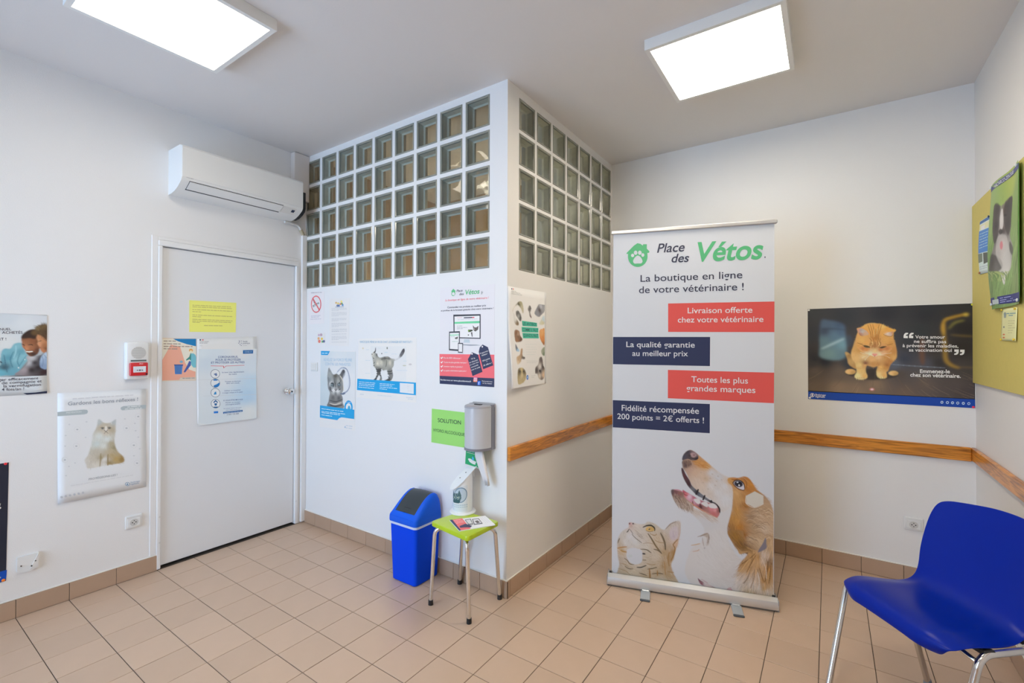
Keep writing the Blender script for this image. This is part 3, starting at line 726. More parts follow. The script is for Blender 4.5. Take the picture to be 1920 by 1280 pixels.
class Canvas:
    """vertex-coloured printed picture on a Sheet; shapes given in photo coordinates of transform T"""
    def __init__(c, sh, p0, p1, res, bg):
        c.sh = sh; (xa, ya), (xb, yb) = sh.at(p0), sh.at(p1)
        c.x0, c.x1, c.y0, c.y1 = min(xa, xb), max(xa, xb), min(ya, yb), max(ya, yb)
        c.nx = int((c.x1-c.x0)/res)+1; c.ny = int((c.y1-c.y0)/res)+1
        c.I = np.tile(A(*bg), (c.ny, c.nx, 1)).astype(float)
    def setT(c, T): c.sh.T = T
    def g(c, p):
        x, y = c.sh.at(p); return ((x-c.x0)/(c.x1-c.x0)*(c.nx-1), (c.y1-y)/(c.y1-c.y0)*(c.ny-1))
    def mask(c, pts, clos=True, blur=0, pad=2):
        L = [c.g(p) for p in pts]
        if clos: L = smooth_poly(L)
        xs = [p[0] for p in L]; ys = [p[1] for p in L]; pad += int(blur*2)
        ax, bx_ = max(0, int(min(xs))-pad), min(c.nx, int(max(xs))+pad+2); ay, by = max(0, int(min(ys))-pad), min(c.ny, int(max(ys))+pad+2)
        if bx_ <= ax or by <= ay: return None
        M = np.zeros((by-ay, bx_-ax)); 
        for oy in (-.25, .25):
            for ox in (-.25, .25):
                X = np.arange(ax, bx_)[None, :]+ox; Y = np.arange(ay, by)[:, None]+oy; ins = np.zeros(M.shape, bool)
                for (x0, y0), (x1, y1) in zip(L, L[1:]+L[:1]):
                    if y0 == y1: continue
                    ins ^= ((y0 > Y) != (y1 > Y)) & (X < (x1-x0)*(Y-y0)/(y1-y0)+x0)
                M += ins*.25
        for _ in range(int(blur)):
            Mp = np.pad(M, 1, mode='edge'); M = (Mp[:-2, 1:-1]+Mp[2:, 1:-1]+Mp[1:-1, :-2]+Mp[1:-1, 2:]+Mp[1:-1, 1:-1]*2)/6
        return M, ax, ay
    def fill(c, pts, col, a=1.0, blur=0, clos=True):
        r = c.mask(pts, clos, blur)
        if r is None: return
        M, ax, ay = r; h, w_ = M.shape; M = (M*a)[..., None]; S_ = c.I[ay:ay+h, ax:ax+w_]; S_[:] = S_*(1-M)+A(*col)*M
    def ell(c, ctr, rx, ry, col, a=1.0, blur=0, rot=0):
        cr, sr = math.cos(R(rot)), math.sin(R(rot))
        c.fill([(ctr[0]+rx*math.cos(t)*cr-ry*math.sin(t)*sr, ctr[1]+rx*math.cos(t)*sr+ry*math.sin(t)*cr) for t in [2*math.pi*k/12 for k in range(12)]], col, a, blur)
    def field(c, pts, smp, a=1.0, blur=1, pw=2.6, clos=True):
        r = c.mask(pts, clos, blur)
        if r is None: return
        M, ax, ay = r; h, w_ = M.shape; X = np.arange(ax, ax+w_)[None, :]; Y = np.arange(ay, ay+h)[:, None]
        num = np.zeros((h, w_, 3)); den = np.zeros((h, w_))
        for x, y, *col in smp:
            gx, gy = c.g((x, y)); k = 1/(((X-gx)**2+(Y-gy)**2)+4)**(pw/2); num += k[..., None]*A(*col); den += k
        M = (M*a)[..., None]; S_ = c.I[ay:ay+h, ax:ax+w_]; S_[:] = S_*(1-M)+num/den[..., None]*M
    def soften(c, n):
        for _ in range(n):
            P_ = np.pad(c.I, ((1, 1), (1, 1), (0, 0)), mode='edge')
            c.I = (P_[:-2, 1:-1]+P_[2:, 1:-1]+P_[1:-1, :-2]+P_[1:-1, 2:]+P_[1:-1, 1:-1])/5
    def seg(c, a, b, w0, w1, col, al=1.0):
        ax, ay = a; bx_, by = b; p = int(max(w0, w1))+2
        x0, x1 = max(0, int(min(ax, bx_))-p), min(c.nx, int(max(ax, bx_))+p+1); y0, y1 = max(0, int(min(ay, by))-p), min(c.ny, int(max(ay, by))+p+1)
        if x1 <= x0 or y1 <= y0: return
        X = np.arange(x0, x1)[None, :]-ax; Y = np.arange(y0, y1)[:, None]-ay; dx, dy = bx_-ax, by-ay; L2 = dx*dx+dy*dy+1e-9
        t = np.clip((X*dx+Y*dy)/L2, 0, 1); d = np.hypot(X-t*dx, Y-t*dy); wd = w0+(w1-w0)*t
        M = (np.clip(wd-d+.5, 0, 1)*al)[..., None]; S_ = c.I[y0:y1, x0:x1]; S_[:] = S_*(1-M)+np.asarray(col)*M
    def line(c, pts, wd, col, a=1.0, taper=True, n=5):
        """smooth open stroke; wd in photo units of the transform"""
        k = c.g((pts[0][0]+10, pts[0][1])); k0 = c.g(pts[0]); sc = abs(k[0]-k0[0])/10
        L = [c.g(p) for p in pts]; P_ = [L[0]]+L+[L[-1]]; out = []
        for i in range(len(L)-1):
            p0, p1, p2, p3 = P_[i:i+4]
            for j in range(n):
                t = j/n; out.append(tuple(.5*((2*p1[q])+(-p0[q]+p2[q])*t+(2*p0[q]-5*p1[q]+4*p2[q]-p3[q])*t*t+(-p0[q]+3*p1[q]-3*p2[q]+p3[q])*t**3) for q in (0, 1)))
        out.append(L[-1]); N = len(out); cc = A(*col)
        for i, (p, q) in enumerate(zip(out, out[1:])):
            w0, w1 = [(wd*sc/2)*(math.sin(math.pi*(.12+.76*u))**.7 if taper else 1) for u in (i/N, (i+1)/N)]
            c.seg(p, q, max(.35, w0), max(.35, w1), cc, a)
    def fur(c, pts, guides, L, wd, n, jit=.25, a=.6, cols=None, seed=3):
        r = c.mask(pts, True, 0)
        if r is None: return
        M, ax, ay = r; ys, xs = np.nonzero(M > .5); rr = np.random.default_rng(seed)
        if len(xs) == 0: return
        G = []
        for x, y, dx, dy in guides:
            p, q = c.g((x, y)), c.g((x+dx, y+dy)); l = math.hypot(q[0]-p[0], q[1]-p[1])+1e-9; G.append((p[0], p[1], (q[0]-p[0])/l, (q[1]-p[1])/l))
        G = np.array(G); k0, k1 = c.g(pts[0]), c.g((pts[0][0]+10, pts[0][1])); sc = abs(k1[0]-k0[0])/10
        idx = rr.integers(0, len(xs), n); Lg = L*sc; wg = max(.35, wd*sc/2)
        for i in idx:
            x, y = xs[i]+ax+rr.random()-.5, ys[i]+ay+rr.random()-.5
            wgt = 1/((G[:, 0]-x)**2+(G[:, 1]-y)**2+9)**1.3; d = (G[:, 2:]*wgt[:, None]).sum(0); d /= np.hypot(*d)+1e-9
            an = rr.normal(0, .16); d = np.array([d[0]*math.cos(an)-d[1]*math.sin(an), d[0]*math.sin(an)+d[1]*math.cos(an)]); l = Lg*rr.uniform(.6, 1.3)
            if cols is not None: col = A(*cols[rr.integers(0, len(cols))])*(1+rr.normal(0, jit*.4))
            else: col = c.I[min(c.ny-1, max(0, int(y))), min(c.nx-1, max(0, int(x)))]*(1+rr.normal(0, jit))
            c.seg((x, y), (x+d[0]*l, y+d[1]*l), wg, wg*.4, np.clip(col, 0, .92), a)
    def build(c, name='picture', lay=1, alpha=None, label=None):
        xs = np.linspace(c.x0, c.x1, c.nx); ys = np.linspace(c.y1, c.y0, c.ny); s = c.sh
        X, Y = np.meshgrid(xs, ys); Zz = np.full(X.shape, s.off+.0003*lay)
        if s.bulge:
            Zz = Zz+np.vectorize(lambda x, y: s.bulge(min(1, max(0, x/s.w)), min(1, max(0, y/s.h))))(X, Y)
        V = np.stack([X, Y, Zz], -1).reshape(-1, 3); i = np.arange(c.nx*c.ny).reshape(c.ny, c.nx)
        F = np.stack([i[:-1, :-1], i[1:, :-1], i[1:, 1:], i[:-1, 1:]], -1).reshape(-1, 4)
        if alpha is not None:
            keep = alpha(c)[:-1, :-1].reshape(-1); F = F[keep]
        me = bpy.data.meshes.new(name); me.vertices.add(len(V)); me.vertices.foreach_set('co', V.ravel())
        me.loops.add(len(F)*4); me.loops.foreach_set('vertex_index', F.ravel().astype(np.int32)); me.polygons.add(len(F))
        me.polygons.foreach_set('loop_start', np.arange(0, len(F)*4, 4, dtype=np.int32)); me.update(calc_edges=True)
        at = me.color_attributes.new('Print', 'FLOAT_COLOR', 'POINT'); q = np.ones((len(V), 4), np.float32); q[:, :3] = c.I.reshape(-1, 3)
        at.data.foreach_set('color', q.ravel()); me.materials.append(PRINT); me.shade_smooth()
        o = bpy.data.objects.new(name, me); COL.objects.link(o); o.parent = s.root
        return tag(o, label)

# ------------------------------------------------------------------ roll-up banner
BG = (203, 207, 216)
GREEN, NAVY, SALMON, DARKT = (88, 178, 124), (42, 50, 84), (214, 84, 80), (58, 60, 80)
bs = Sheet('roll_up_banner', 'N', [(1150, 440), (1452, 417), (1451, 1124), (1147, 1076)], BG, 'tall white roll-up banner with a dog and a cat looking up', cat='banner', off=0.0, n=(2, 2), part='banner_sheet', th=.001)
SX0, SX1, BTOP = .012, .868, 2.066
me = bs.sheet.data
Z1 = (1120, 400, 5.3333); Z2 = (1120, 600, 5.3333)
bs.T = Z1
bs.poly([(290, 398), (365, 322), (400, 298), (430, 303), (455, 322), (457, 308), (495, 308), (495, 352), (522, 380), (515, 394), (500, 394)]+[(404+98*math.cos(R(t)), 430+105*math.sin(R(t))) for t in range(0, 181, 10)]+[(307, 404), (296, 406)], GREEN, 'logo')
for c_, rx, ry in (((353, 420), 16, 17), ((383, 393), 18, 21), ((425, 393), 18, 21), ((455, 416), 15, 18)): bs.ell(c_, rx, ry, BG, 'logo', 2)
bs.poly([(405, 421), (435, 440), (452, 475), (440, 498), (405, 500), (370, 500), (358, 475), (376, 440)], BG, 'logo', 2, clos=True)
bs.text('Place', (597, 392), (876, 378), 88, DARKT, .012, .22)
bs.text('des', (736, 490), (918, 484), 84, DARKT, .012, .22)
bs.text('Vétos', (960, 480), (1660, 450), 188, GREEN, .022, .20)
bs.text('.', (1672, 444), (1682, 443), 90, DARKT, .0)
bs.text('La boutique en ligne', (432, 684), (1450, 646), 69, DARKT, .006)
bs.text('de votre vétérinaire !', (417, 798), (1464, 766), 69, DARKT, .006)
bs.poly([(708, 900), (1771, 880), (1770, 1186), (708, 1184)], SALMON, 'print_panel')
WT = (214, 216, 222)
bs.text('Livraison offerte', (903, 998), (1550, 991), 56, WT, .006)
bs.text('chez votre vétérinaire', (805, 1090), (1660, 1084), 56, WT, .006)
bs.T = Z2
bs.poly([(157, 168), (1128, 168), (1126, 459), (157, 440)], NAVY, 'print_panel')
bs.text('La qualité garantie', (290, 268), (974, 274), 54, WT, .006); bs.text('au meilleur prix', (350, 357), (906, 361), 54, WT, .006)
bs.poly([(706, 497), (1768, 525), (1765, 830), (705, 780)], SALMON, 'print_panel')
bs.text('Toutes les plus', (940, 618), (1506, 634), 58, WT, .006); bs.text('grandes marques', (890, 706), (1580, 728), 58, WT, .006)
bs.poly([(155, 799), (1125, 838), (1124, 1130), (155, 1071)], NAVY, 'print_panel')
bs.text('Fidélité récompensée', (244, 904), (1016, 936), 58, WT, .006); bs.text('200 points = 2€ offerts !', (200, 986), (1066, 1030), 55, WT, .006)
bs.T = (0, 0, 1)
rt = bs.root
BCX = (SX0+SX1)/2-bs.s0
o = obj('top_rail', bx(SX0-.008-bs.s0, SX1+.014-bs.s0, BTOP-bs.t0-.002, BTOP-bs.t0+.020, -.012, .012, .004), ALU, rt)
yb = -bs.t0
bprof = [(-.045, yb+.002), (.040, yb+.002), (.052, yb+.012), (.055, yb+.030), (.046, yb+.052), (.018, yb+.064), (.008, yb+.058), (-.02, yb+.060), (-.045, yb+.05)]
bm = bmesh.new(); prism(bm, [(b_, a) for a, b_ in bprof], 'x', -.012-bs.s0, .877-bs.s0)
smooth_angle(obj('cassette', bm, ALU, rt), 35)
for x_ in (-.0125-bs.s0, .8775-bs.s0): obj('end_cap', bx(x_-.002, x_+.002, yb+.003, yb+.060, -.043, .053, .002), mat('end_cap_grey', (.30, .30, .31), .4), rt)
for x_ in (.003-bs.s0, .862-bs.s0): obj('cassette_lug', bx(x_-.008, x_+.008, yb+.056, yb+.070, .004, .013, .002), BLACK, rt)
for fx in (.203, .672):
    f = obj('foot', bx(fx-.026-bs.s0, fx+.026-bs.s0, yb+.001, yb+.007, .040, .150, .002), mat('foot_grey', (.46, .50, .53), .35, metal=.4), rt)
    obj('foot_tip', bx(fx-.027-bs.s0, fx+.027-bs.s0, yb, yb+.009, .145, .158, .003), mat('foot_tip', (.05, .06, .07), .5), f)
    obj('foot_hinge', bx(fx-.020-bs.s0, fx+.020-bs.s0, yb+.001, yb+.012, .035, .056, .002), ALU, f)
obj('support_pole', cyl(bmesh.new(), (BCX, yb+.04, -.022), (BCX, BTOP-bs.t0, -.010), .008, n=14), ALU, rt)

# --- dog and cat printed at the foot of the banner
K = Canvas(bs, (1148, 826), (1450.5, 1122), .0021, BG)
ZA = (1240, 830, 7.527); ZB = (1140, 960, 8.531); ZC = (1290, 960, 6.735)
K.setT(ZA)
W1, W2 = (206, 206, 210), (194, 190, 190)
# neck, chest and cheek
K.field([(900, 480), (1000, 500), (1010, 700), (1000, 900), (960, 1100), (930, 1300), (1000, 1500), (1200, 1700), (1560, 1900), (1560, 2160), (500, 2130), (420, 2000), (330, 1800), (420, 1500), (560, 1400), (600, 1200), (430, 1000), (300, 930), (300, 860), (600, 960), (800, 900), (840, 600)],
        [(900, 700, 205, 206, 212), (850, 1000, 202, 203, 208), (600, 1100, 198, 199, 205), (450, 960, 196, 190, 188), (800, 1400, 206, 205, 208), (700, 1700, 207, 206, 209), (1000, 1900, 203, 199, 200), (1100, 1650, 205, 202, 204), (1400, 2050, 200, 190, 180)], blur=5)
# upper muzzle
UM = [(300, 230), (325, 150), (400, 100), (470, 125), (560, 200), (650, 275), (760, 370), (880, 455), (960, 500), (1010, 620), (1000, 860), (900, 960), (830, 960), (790, 880), (700, 800), (600, 740), (500, 680), (430, 600), (350, 420), (300, 350)]
K.field(UM, [(340, 300, 120, 100, 98), (400, 300, 168, 138, 122), (500, 260, 190, 138, 82), (600, 310, 196, 142, 82), (640, 330, 200, 160, 110), (400, 380, 186, 158, 142), (480, 420, 196, 168, 148), (560, 450, 200, 178, 160), (620, 500, 196, 172, 150), (500, 540, 200, 184, 172), (580, 600, 205, 190, 178),
             (700, 420, 200, 202, 208), (700, 600, 205, 203, 205), (800, 700, 206, 206, 210), (900, 600, 206, 207, 212), (900, 800, 205, 207, 213), (680, 720, 200, 190, 184), (950, 560, 200, 180, 160), (800, 480, 196, 198, 204)], blur=2)
K.fur(UM, [(400, 300, 30, 60), (560, 350, 50, 60), (500, 500, 20, 60), (700, 500, 60, 60), (900, 700, 30, 80), (600, 280, 60, 40)], 45, 5, 900, .10, .5)
K.fur([(420, 260), (520, 220), (650, 300), (640, 350), (520, 340)], [(500, 280, 50, 20)], 40, 5, 160, .2, .6, cols=[(190, 130, 60), (205, 150, 85), (170, 112, 58)])
for x, y in ((620, 500), (560, 420), (590, 560), (660, 650), (720, 440), (780, 540), (800, 470), (690, 500), (850, 520), (760, 600)): K.ell((x, y), 13, 10, (176, 158, 140), .5, 1)
# nose
K.field([(295, 240), (305, 180), (350, 125), (400, 102), (455, 118), (510, 160), (525, 205), (500, 240), (440, 248), (380, 225), (330, 235)], [(320, 190, 70, 70, 84), (370, 130, 60, 58, 70), (400, 180, 52, 46, 54), (470, 160, 150, 128, 134), (440, 190, 168, 140, 140), (500, 220, 60, 52, 56), (400, 230, 60, 54, 62)], blur=1)
K.ell((450, 168), 42, 24, (178, 150, 152), .9, 1, 22); K.ell((462, 172), 20, 11, (126, 92, 92), .8, 1); K.fill([(400, 190), (430, 225), (500, 235), (520, 210), (480, 215), (430, 205)], (44, 38, 44), .9, 1)
K.fur([(300, 250), (400, 240), (430, 290), (370, 330), (310, 320)], [(350, 280, 0, 40)], 30, 4, 200, .3, .6, cols=[(88, 70, 68), (60, 50, 52), (140, 110, 95)])
# black lip and palate
K.field([(286, 350), (310, 370), (350, 450), (400, 530), (430, 600), (500, 665), (600, 745), (700, 815), (770, 850), (820, 910), (830, 960), (800, 985), (765, 900), (700, 850), (600, 790), (510, 745), (430, 670), (370, 600), (310, 490), (285, 400)],
        [(300, 380, 74, 50, 56), (330, 470, 88, 54, 60), (390, 580, 70, 44, 50), (450, 650, 108, 110, 120), (500, 690, 60, 62, 72), (560, 740, 110, 112, 124), (640, 790, 110, 110, 120), (700, 830, 50, 44, 48), (790, 900, 70, 52, 50), (820, 950, 110, 80, 78)], blur=1)
for a_, b_ in (((520, 660), (490, 725)), ((612, 745), (590, 800)), ((705, 815), (715, 850))): K.line([a_, b_], 22, (40, 34, 40), .9, False)
# mouth interior, tongue and teeth
K.field([(300, 665), (350, 690), (440, 740), (520, 790), (620, 830), (700, 850), (770, 880), (810, 930), (825, 990), (790, 1050), (720, 1030), (640, 980), (540, 930), (450, 870), (370, 820), (320, 760)],
        [(330, 690, 180, 90, 110), (340, 730, 206, 120, 120), (400, 760, 212, 186, 206), (460, 770, 178, 108, 128), (440, 830, 196, 150, 168), (540, 850, 186, 120, 140), (600, 900, 150, 110, 110), (560, 900, 90, 56, 56), (700, 930, 206, 130, 140), (760, 950, 214, 150, 156), (740, 1000, 190, 110, 112), (650, 960, 170, 120, 112), (800, 960, 150, 96, 96)], blur=1)
for P_ in ([(455, 800), (500, 785), (540, 795), (550, 850), (510, 860)], [(560, 850), (620, 830), (660, 860), (650, 905), (600, 885)], [(660, 870), (720, 850), (770, 875), (790, 915), (740, 925), (680, 910)]): K.fill(P_, (212, 210, 214), 1, 1)
K.line([(545, 860), (560, 930)], 24, (92, 54, 56), .9); K.line([(440, 820), (450, 890)], 18, (120, 84, 74), .8); K.line([(310, 690), (330, 730), (370, 740)], 12, (150, 60, 80), .8)
K.line([(300, 740), (360, 810), (450, 870), (560, 940), (680, 1010), (790, 1055)], 24, (190, 130, 110), .8, True)
K.line([(780, 870), (815, 920), (825, 980)], 22, (54, 44, 44), .85)
# lower jaw
K.field([(135, 680), (160, 655), (230, 670), (310, 700), (330, 770), (420, 850), (450, 900), (430, 950), (300, 930), (220, 870), (160, 770)], [(150, 690, 90, 76, 80), (200, 700, 120, 80, 84), (260, 710, 140, 96, 92), (230, 780, 130, 108, 98), (300, 820, 160, 138, 124), (400, 900, 190, 174, 162), (250, 880, 200, 188, 180)], blur=2)
K.fur([(150, 700), (250, 730), (330, 800), (440, 880), (420, 950), (280, 920), (190, 830)], [(200, 740, 20, 50), (300, 850, 30, 60), (420, 900, 20, 50)], 60, 4, 320, .3, .6, cols=[(120, 96, 84), (176, 152, 136), (200, 188, 180), (90, 72, 66)])
K.line([(180, 660), (240, 665), (300, 690)], 14, (196, 120, 140), .8)
K.fur([(400, 930), (600, 960), (780, 1060), (700, 1100), (520, 1010)], [(500, 970, 50, 40), (700, 1050, 60, 40)], 70, 4, 200, .2, .5, cols=[(190, 170, 156), (205, 196, 190), (170, 146, 126)])
# brown patch round the eye and the ear
BP = [(940, 500), (1010, 485), (1090, 492), (1170, 472), (1240, 500), (1290, 570), (1340, 650), (1440, 730), (1520, 820), (1565, 920), (1590, 1040), (1600, 1280), (1590, 1600), (1500, 1640), (1400, 1560), (1300, 1560), (1220, 1570), (1120, 1520), (1010, 1400), (930, 1240), (960, 1080), (990, 960), (1010, 780), (1000, 620), (945, 560)]
K.field(BP, [(960, 520, 196, 146, 84), (1030, 510, 190, 130, 70), (1180, 520, 184, 124, 62), (1260, 580, 190, 128, 56), (1220, 640, 178, 116, 56), (1060, 700, 196, 156, 108), (1100, 800, 190, 148, 96), (1060, 950, 184, 138, 78), (1050, 1080, 190, 140, 74), (1100, 1180, 180, 122, 54), (1000, 1200, 150, 108, 62), (960, 1260, 140, 100, 60),
             (1180, 760, 176, 128, 76), (1180, 880, 160, 110, 60), (1160, 1300, 150, 96, 40), (1080, 1320, 130, 84, 40), (1100, 1420, 110, 76, 42), (1180, 1480, 100, 66, 40), (1450, 820, 176, 148, 120), (1520, 900, 180, 152, 122), (1300, 950, 178, 152, 126), (1400, 1050, 184, 158, 132), (1250, 1050, 160, 134, 110),
             (1540, 1100, 190, 164, 136), (1300, 1200, 174, 146, 116), (1440, 1200, 196, 178, 158), (1250, 1350, 190, 166, 138), (1400, 1400, 196, 170, 140), (1540, 1400, 186, 152, 112), (1500, 1560, 190, 164, 138)], blur=2)
K.fur(BP, [(1000, 550, 30, 10), (1200, 520, 50, 40), (1050, 800, 5, 60), (1050, 1100, -10, 60), (1000, 1300, 40, 60), (1150, 1400, -40, 70), (1300, 950, 60, -25), (1250, 1100, 60, -20), (1450, 1000, 50, 40), (1300, 1300, 70, 30), (1500, 1300, 10, 70), (1250, 1450, 50, 50)], 70, 6, 1900, .16, .55)
for k_ in range(40):
    x = 1170+random.random()*330; y = 920+random.random()*500
    K.line([(x, y), (x+40, y-22+10*math.sin(k_)), (x+95, y-10+20*math.sin(k_*2)), (x+130, y+18)], 7, random.choice([(146, 118, 92), (210, 188, 160), (204, 182, 158), (132, 108, 88)]), .65)
# the ear fringe with its grey gap
K.setT(ZC)
EF = [(690, 380), (740, 430), (860, 480), (1000, 440), (1072, 300), (1074, 560), (1076, 1000), (1060, 1110), (930, 1090), (780, 1060), (640, 1040), (560, 960), (600, 860), (620, 760), (660, 640), (730, 560), (760, 500), (660, 530), (620, 470), (560, 380), (500, 240), (690, 240)]
K.field(EF, [(600, 300, 150, 108, 50), (650, 400, 120, 84, 44), (700, 450, 120, 90, 52), (640, 510, 190, 150, 100), (760, 480, 186, 148, 100), (800, 560, 190, 148, 96), (700, 640, 170, 128, 80), (660, 720, 184, 150, 112), (880, 560, 186, 140, 80), (760, 700, 190, 150, 104), (900, 680, 196, 156, 108), (860, 800, 200, 184, 170), (950, 850, 180, 132, 70), (1000, 700, 176, 124, 58), (1020, 620, 110, 78, 44), (1040, 800, 180, 142, 90), (940, 620, 204, 180, 160), (960, 540, 206, 192, 180), (1050, 450, 196, 164, 128),
             (700, 820, 200, 190, 182), (640, 860, 206, 200, 196), (800, 900, 204, 196, 188), (900, 950, 202, 194, 186), (760, 1000, 190, 166, 130), (850, 1050, 180, 150, 112), (1000, 1000, 204, 194, 184), (1050, 1050, 198, 180, 158), (960, 960, 190, 150, 96), (600, 940, 205, 198, 196)], blur=2)
K.fur(EF, [(600, 400, 40, 60), (680, 520, 60, -10), (700, 640, -60, 60), (800, 620, -40, 60), (880, 640, 5, 70), (940, 800, 5, 70), (1030, 700, -10, 70), (760, 860, -30, 60), (900, 950, 0, 60), (1040, 950, 5, 60), (650, 800, -50, 40)], 90, 7, 1100, .20, .6)
for P_, c_ in (([(850, 520), (760, 600), (680, 650)], (120, 86, 50)), ([(860, 540), (800, 640), (740, 760)], (132, 94, 52)), ([(900, 700), (930, 800), (960, 880)], (128, 92, 50)), ([(1010, 620), (1000, 740), (970, 880)], (110, 78, 44)), ([(780, 760), (740, 850), (700, 900)], (128, 104, 84)), ([(840, 720), (830, 840), (790, 960)], (150, 120, 96)), ([(1050, 640), (1040, 780), (1020, 900)], (120, 84, 44)),
               ([(780, 580), (700, 690), (640, 770)], (206, 170, 120)), ([(920, 560), (980, 700), (990, 840)], (212, 196, 180)), ([(880, 760), (900, 860), (890, 980)], (212, 206, 200))): K.line(P_, 12, c_, .75)
K.fill([(980, 320), (990, 400), (985, 460), (890, 505), (895, 470), (940, 400)], (118, 116, 132), .95, 1)
K.line([(700, 590), (560, 610), (540, 560)], 8, (196, 196, 190), .6)
# forelock, mouth-coloured paws
K.fill([(150, 310), (200, 270), (250, 262), (268, 300), (262, 400), (230, 420), (240, 330), (200, 300)], (166, 150, 138), .8, 2)
K.line([(120, 310), (180, 290), (250, 266)], 9, (140, 118, 104), .8); K.line([(262, 280), (266, 330), (250, 390)], 10, (120, 100, 90), .7); K.line([(180, 320), (190, 380), (200, 430)], 10, (150, 130, 122), .6)
K.line([(40, 418), (100, 408), (150, 395)], 14, (196, 168, 140), .8); K.line([(60, 495), (120, 485), (140, 470)], 12, (196, 160, 140), .7); K.ell((208, 452), 9, 9, (110, 100, 110), .8, 1)
K.field([(125, 832), (160, 860), (250, 905), (340, 950), (400, 985), (420, 1015), (370, 1000), (280, 965), (180, 922), (145, 890)], [(140, 850, 110, 66, 82), (170, 900, 130, 80, 92), (250, 930, 205, 186, 184), (360, 980, 120, 84, 74), (220, 900, 205, 195, 198)], blur=1)
K.line([(165, 845), (210, 870), (250, 895)], 16, (190, 168, 174), .7); K.line([(345, 980), (385, 998), (420, 1012)], 20, (100, 70, 62), .8)
K.field([(470, 1010), (500, 960), (540, 950), (560, 1000), (540, 1030), (480, 1030)], [(490, 1010, 150, 100, 110), (530, 980, 196, 150, 152), (550, 1010, 150, 90, 92)], blur=1); K.field([(655, 1010), (700, 1005), (750, 1020), (720, 1045), (670, 1040)], [(680, 1020, 160, 104, 110), (730, 1035, 100, 60, 60)], blur=1)
K.fur([(100, 520), (300, 200), (480, 300), (600, 600), (600, 900), (480, 980), (250, 880), (140, 700)], [(300, 400, 20, 60), (400, 600, 50, 60), (300, 800, 60, 40), (550, 700, 50, -20)], 70, 4, 700, .05, .5, cols=[(212, 212, 214), (200, 199, 202), (195, 192, 192)])
# eye
K.setT(ZA)
K.fill([(1005, 560), (1040, 525), (1110, 525), (1165, 570), (1180, 640), (1160, 675), (1090, 650), (1030, 610)], (92, 60, 44), .8, 1)
K.fill([(1020, 565), (1050, 535), (1110, 535), (1155, 575), (1172, 630), (1160, 662), (1100, 645), (1050, 610)], (206, 204, 216), 1, 0)
K.ell((1090, 578), 62, 44, (44, 46, 62), 1, 1, 15); K.ell((1092, 572), 30, 24, (18, 18, 26), 1, 0); K.ell((1075, 556), 14, 10, (196, 206, 224)); K.ell((1097, 598), 11, 14, (220, 224, 232))
K.line([(1010, 570), (1040, 532), (1105, 528), (1160, 572), (1176, 640)], 13, (40, 26, 22), .9); K.line([(1040, 612), (1095, 655), (1160, 672)], 9, (96, 64, 48), .8)
K.line([(1160, 500), (1200, 560), (1200, 640)], 22, (150, 96, 44), .5); K.line([(990, 515), (1030, 520), (1080, 505)], 14, (140, 84, 40), .6)
# white hexagon
HX = [(1318, 683), (1440, 745), (1440, 862), (1318, 912), (1197, 855), (1197, 745)]
K.fill(HX, (204, 200, 192), 1, 0, False); K.line([(1197, 745), (1197, 855), (1318, 912), (1440, 862)], 8, (218, 214, 206), .8, False)

# cat
K.setT(ZB)
CB = [(330, 180), (350, 160), (420, 170), (520, 190), (600, 180), (640, 150), (760, 190), (860, 270), (920, 270), (1000, 180), (1090, 145), (1150, 150), (1160, 220), (1150, 350), (1120, 500), (1080, 620), (1050, 740), (1010, 830), (1030, 930), (1080, 1040), (1130, 1120), (1190, 1200), (900, 1160), (500, 1090), (120, 1030), (150, 950), (180, 830), (160, 720), (150, 600), (150, 470), (190, 350), (260, 280), (330, 240)]
K.field(CB, [(360, 190, 196, 170, 164), (450, 210, 204, 196, 190), (250, 330, 196, 190, 184), (350, 380, 206, 206, 210), (440, 460, 204, 204, 206), (300, 480, 202, 200, 200), (170, 500, 186, 172, 156), (500, 300, 200, 192, 184), (560, 400, 198, 190, 182), (600, 540, 202, 196, 188), (700, 190, 192, 184, 172), (800, 300, 192, 180, 164), (800, 400, 196, 178, 156), (900, 400, 184, 170, 152), (950, 300, 190, 182, 174), (1050, 350, 190, 178, 184), (1080, 230, 190, 180, 174), (1040, 450, 200, 186, 178), (1100, 500, 196, 160, 130),
             (760, 480, 196, 180, 158), (980, 560, 178, 160, 138), (1040, 640, 168, 134, 92), (990, 740, 170, 140, 104), (900, 640, 176, 152, 120), (760, 700, 196, 186, 172), (620, 700, 190, 178, 162), (900, 850, 176, 150, 116), (700, 850, 186, 172, 152), (500, 860, 196, 184, 168), (300, 860, 186, 170, 150), (200, 780, 184, 170, 156), (220, 960, 180, 164, 142), (400, 980, 196, 182, 160), (600, 960, 184, 166, 142), (800, 980, 180, 160, 132), (960, 1000, 176, 152, 120), (1060, 1100, 180, 162, 138), (850, 1080, 190, 178, 160), (600, 1060, 182, 160, 128), (400, 700, 205, 207, 212), (200, 600, 192, 168, 138)], blur=3)
K.fur(CB, [(450, 230, 60, 30), (600, 480, 50, 60), (300, 400, -10, 60), (800, 350, 40, 70), (1000, 650, -20, 60), (1080, 250, 20, -60), (700, 800, 60, 5), (300, 850, 60, 40), (900, 950, 40, 40), (500, 1000, 60, 20)], 45, 5, 2300, .14, .5)
K.fur(CB, [(450, 230, 60, 30), (600, 480, 50, 60), (300, 400, -10, 60), (800, 350, 40, 70), (1000, 650, -20, 60), (700, 800, 60, 5), (300, 850, 60, 30), (900, 950, 40, 40), (500, 1000, 60, 20)], 34, 6, 420, .2, .45, cols=[(140, 118, 88), (160, 138, 106), (206, 198, 186), (212, 206, 196)], seed=9)
SD, SM = (104, 90, 70), (156, 130, 96)
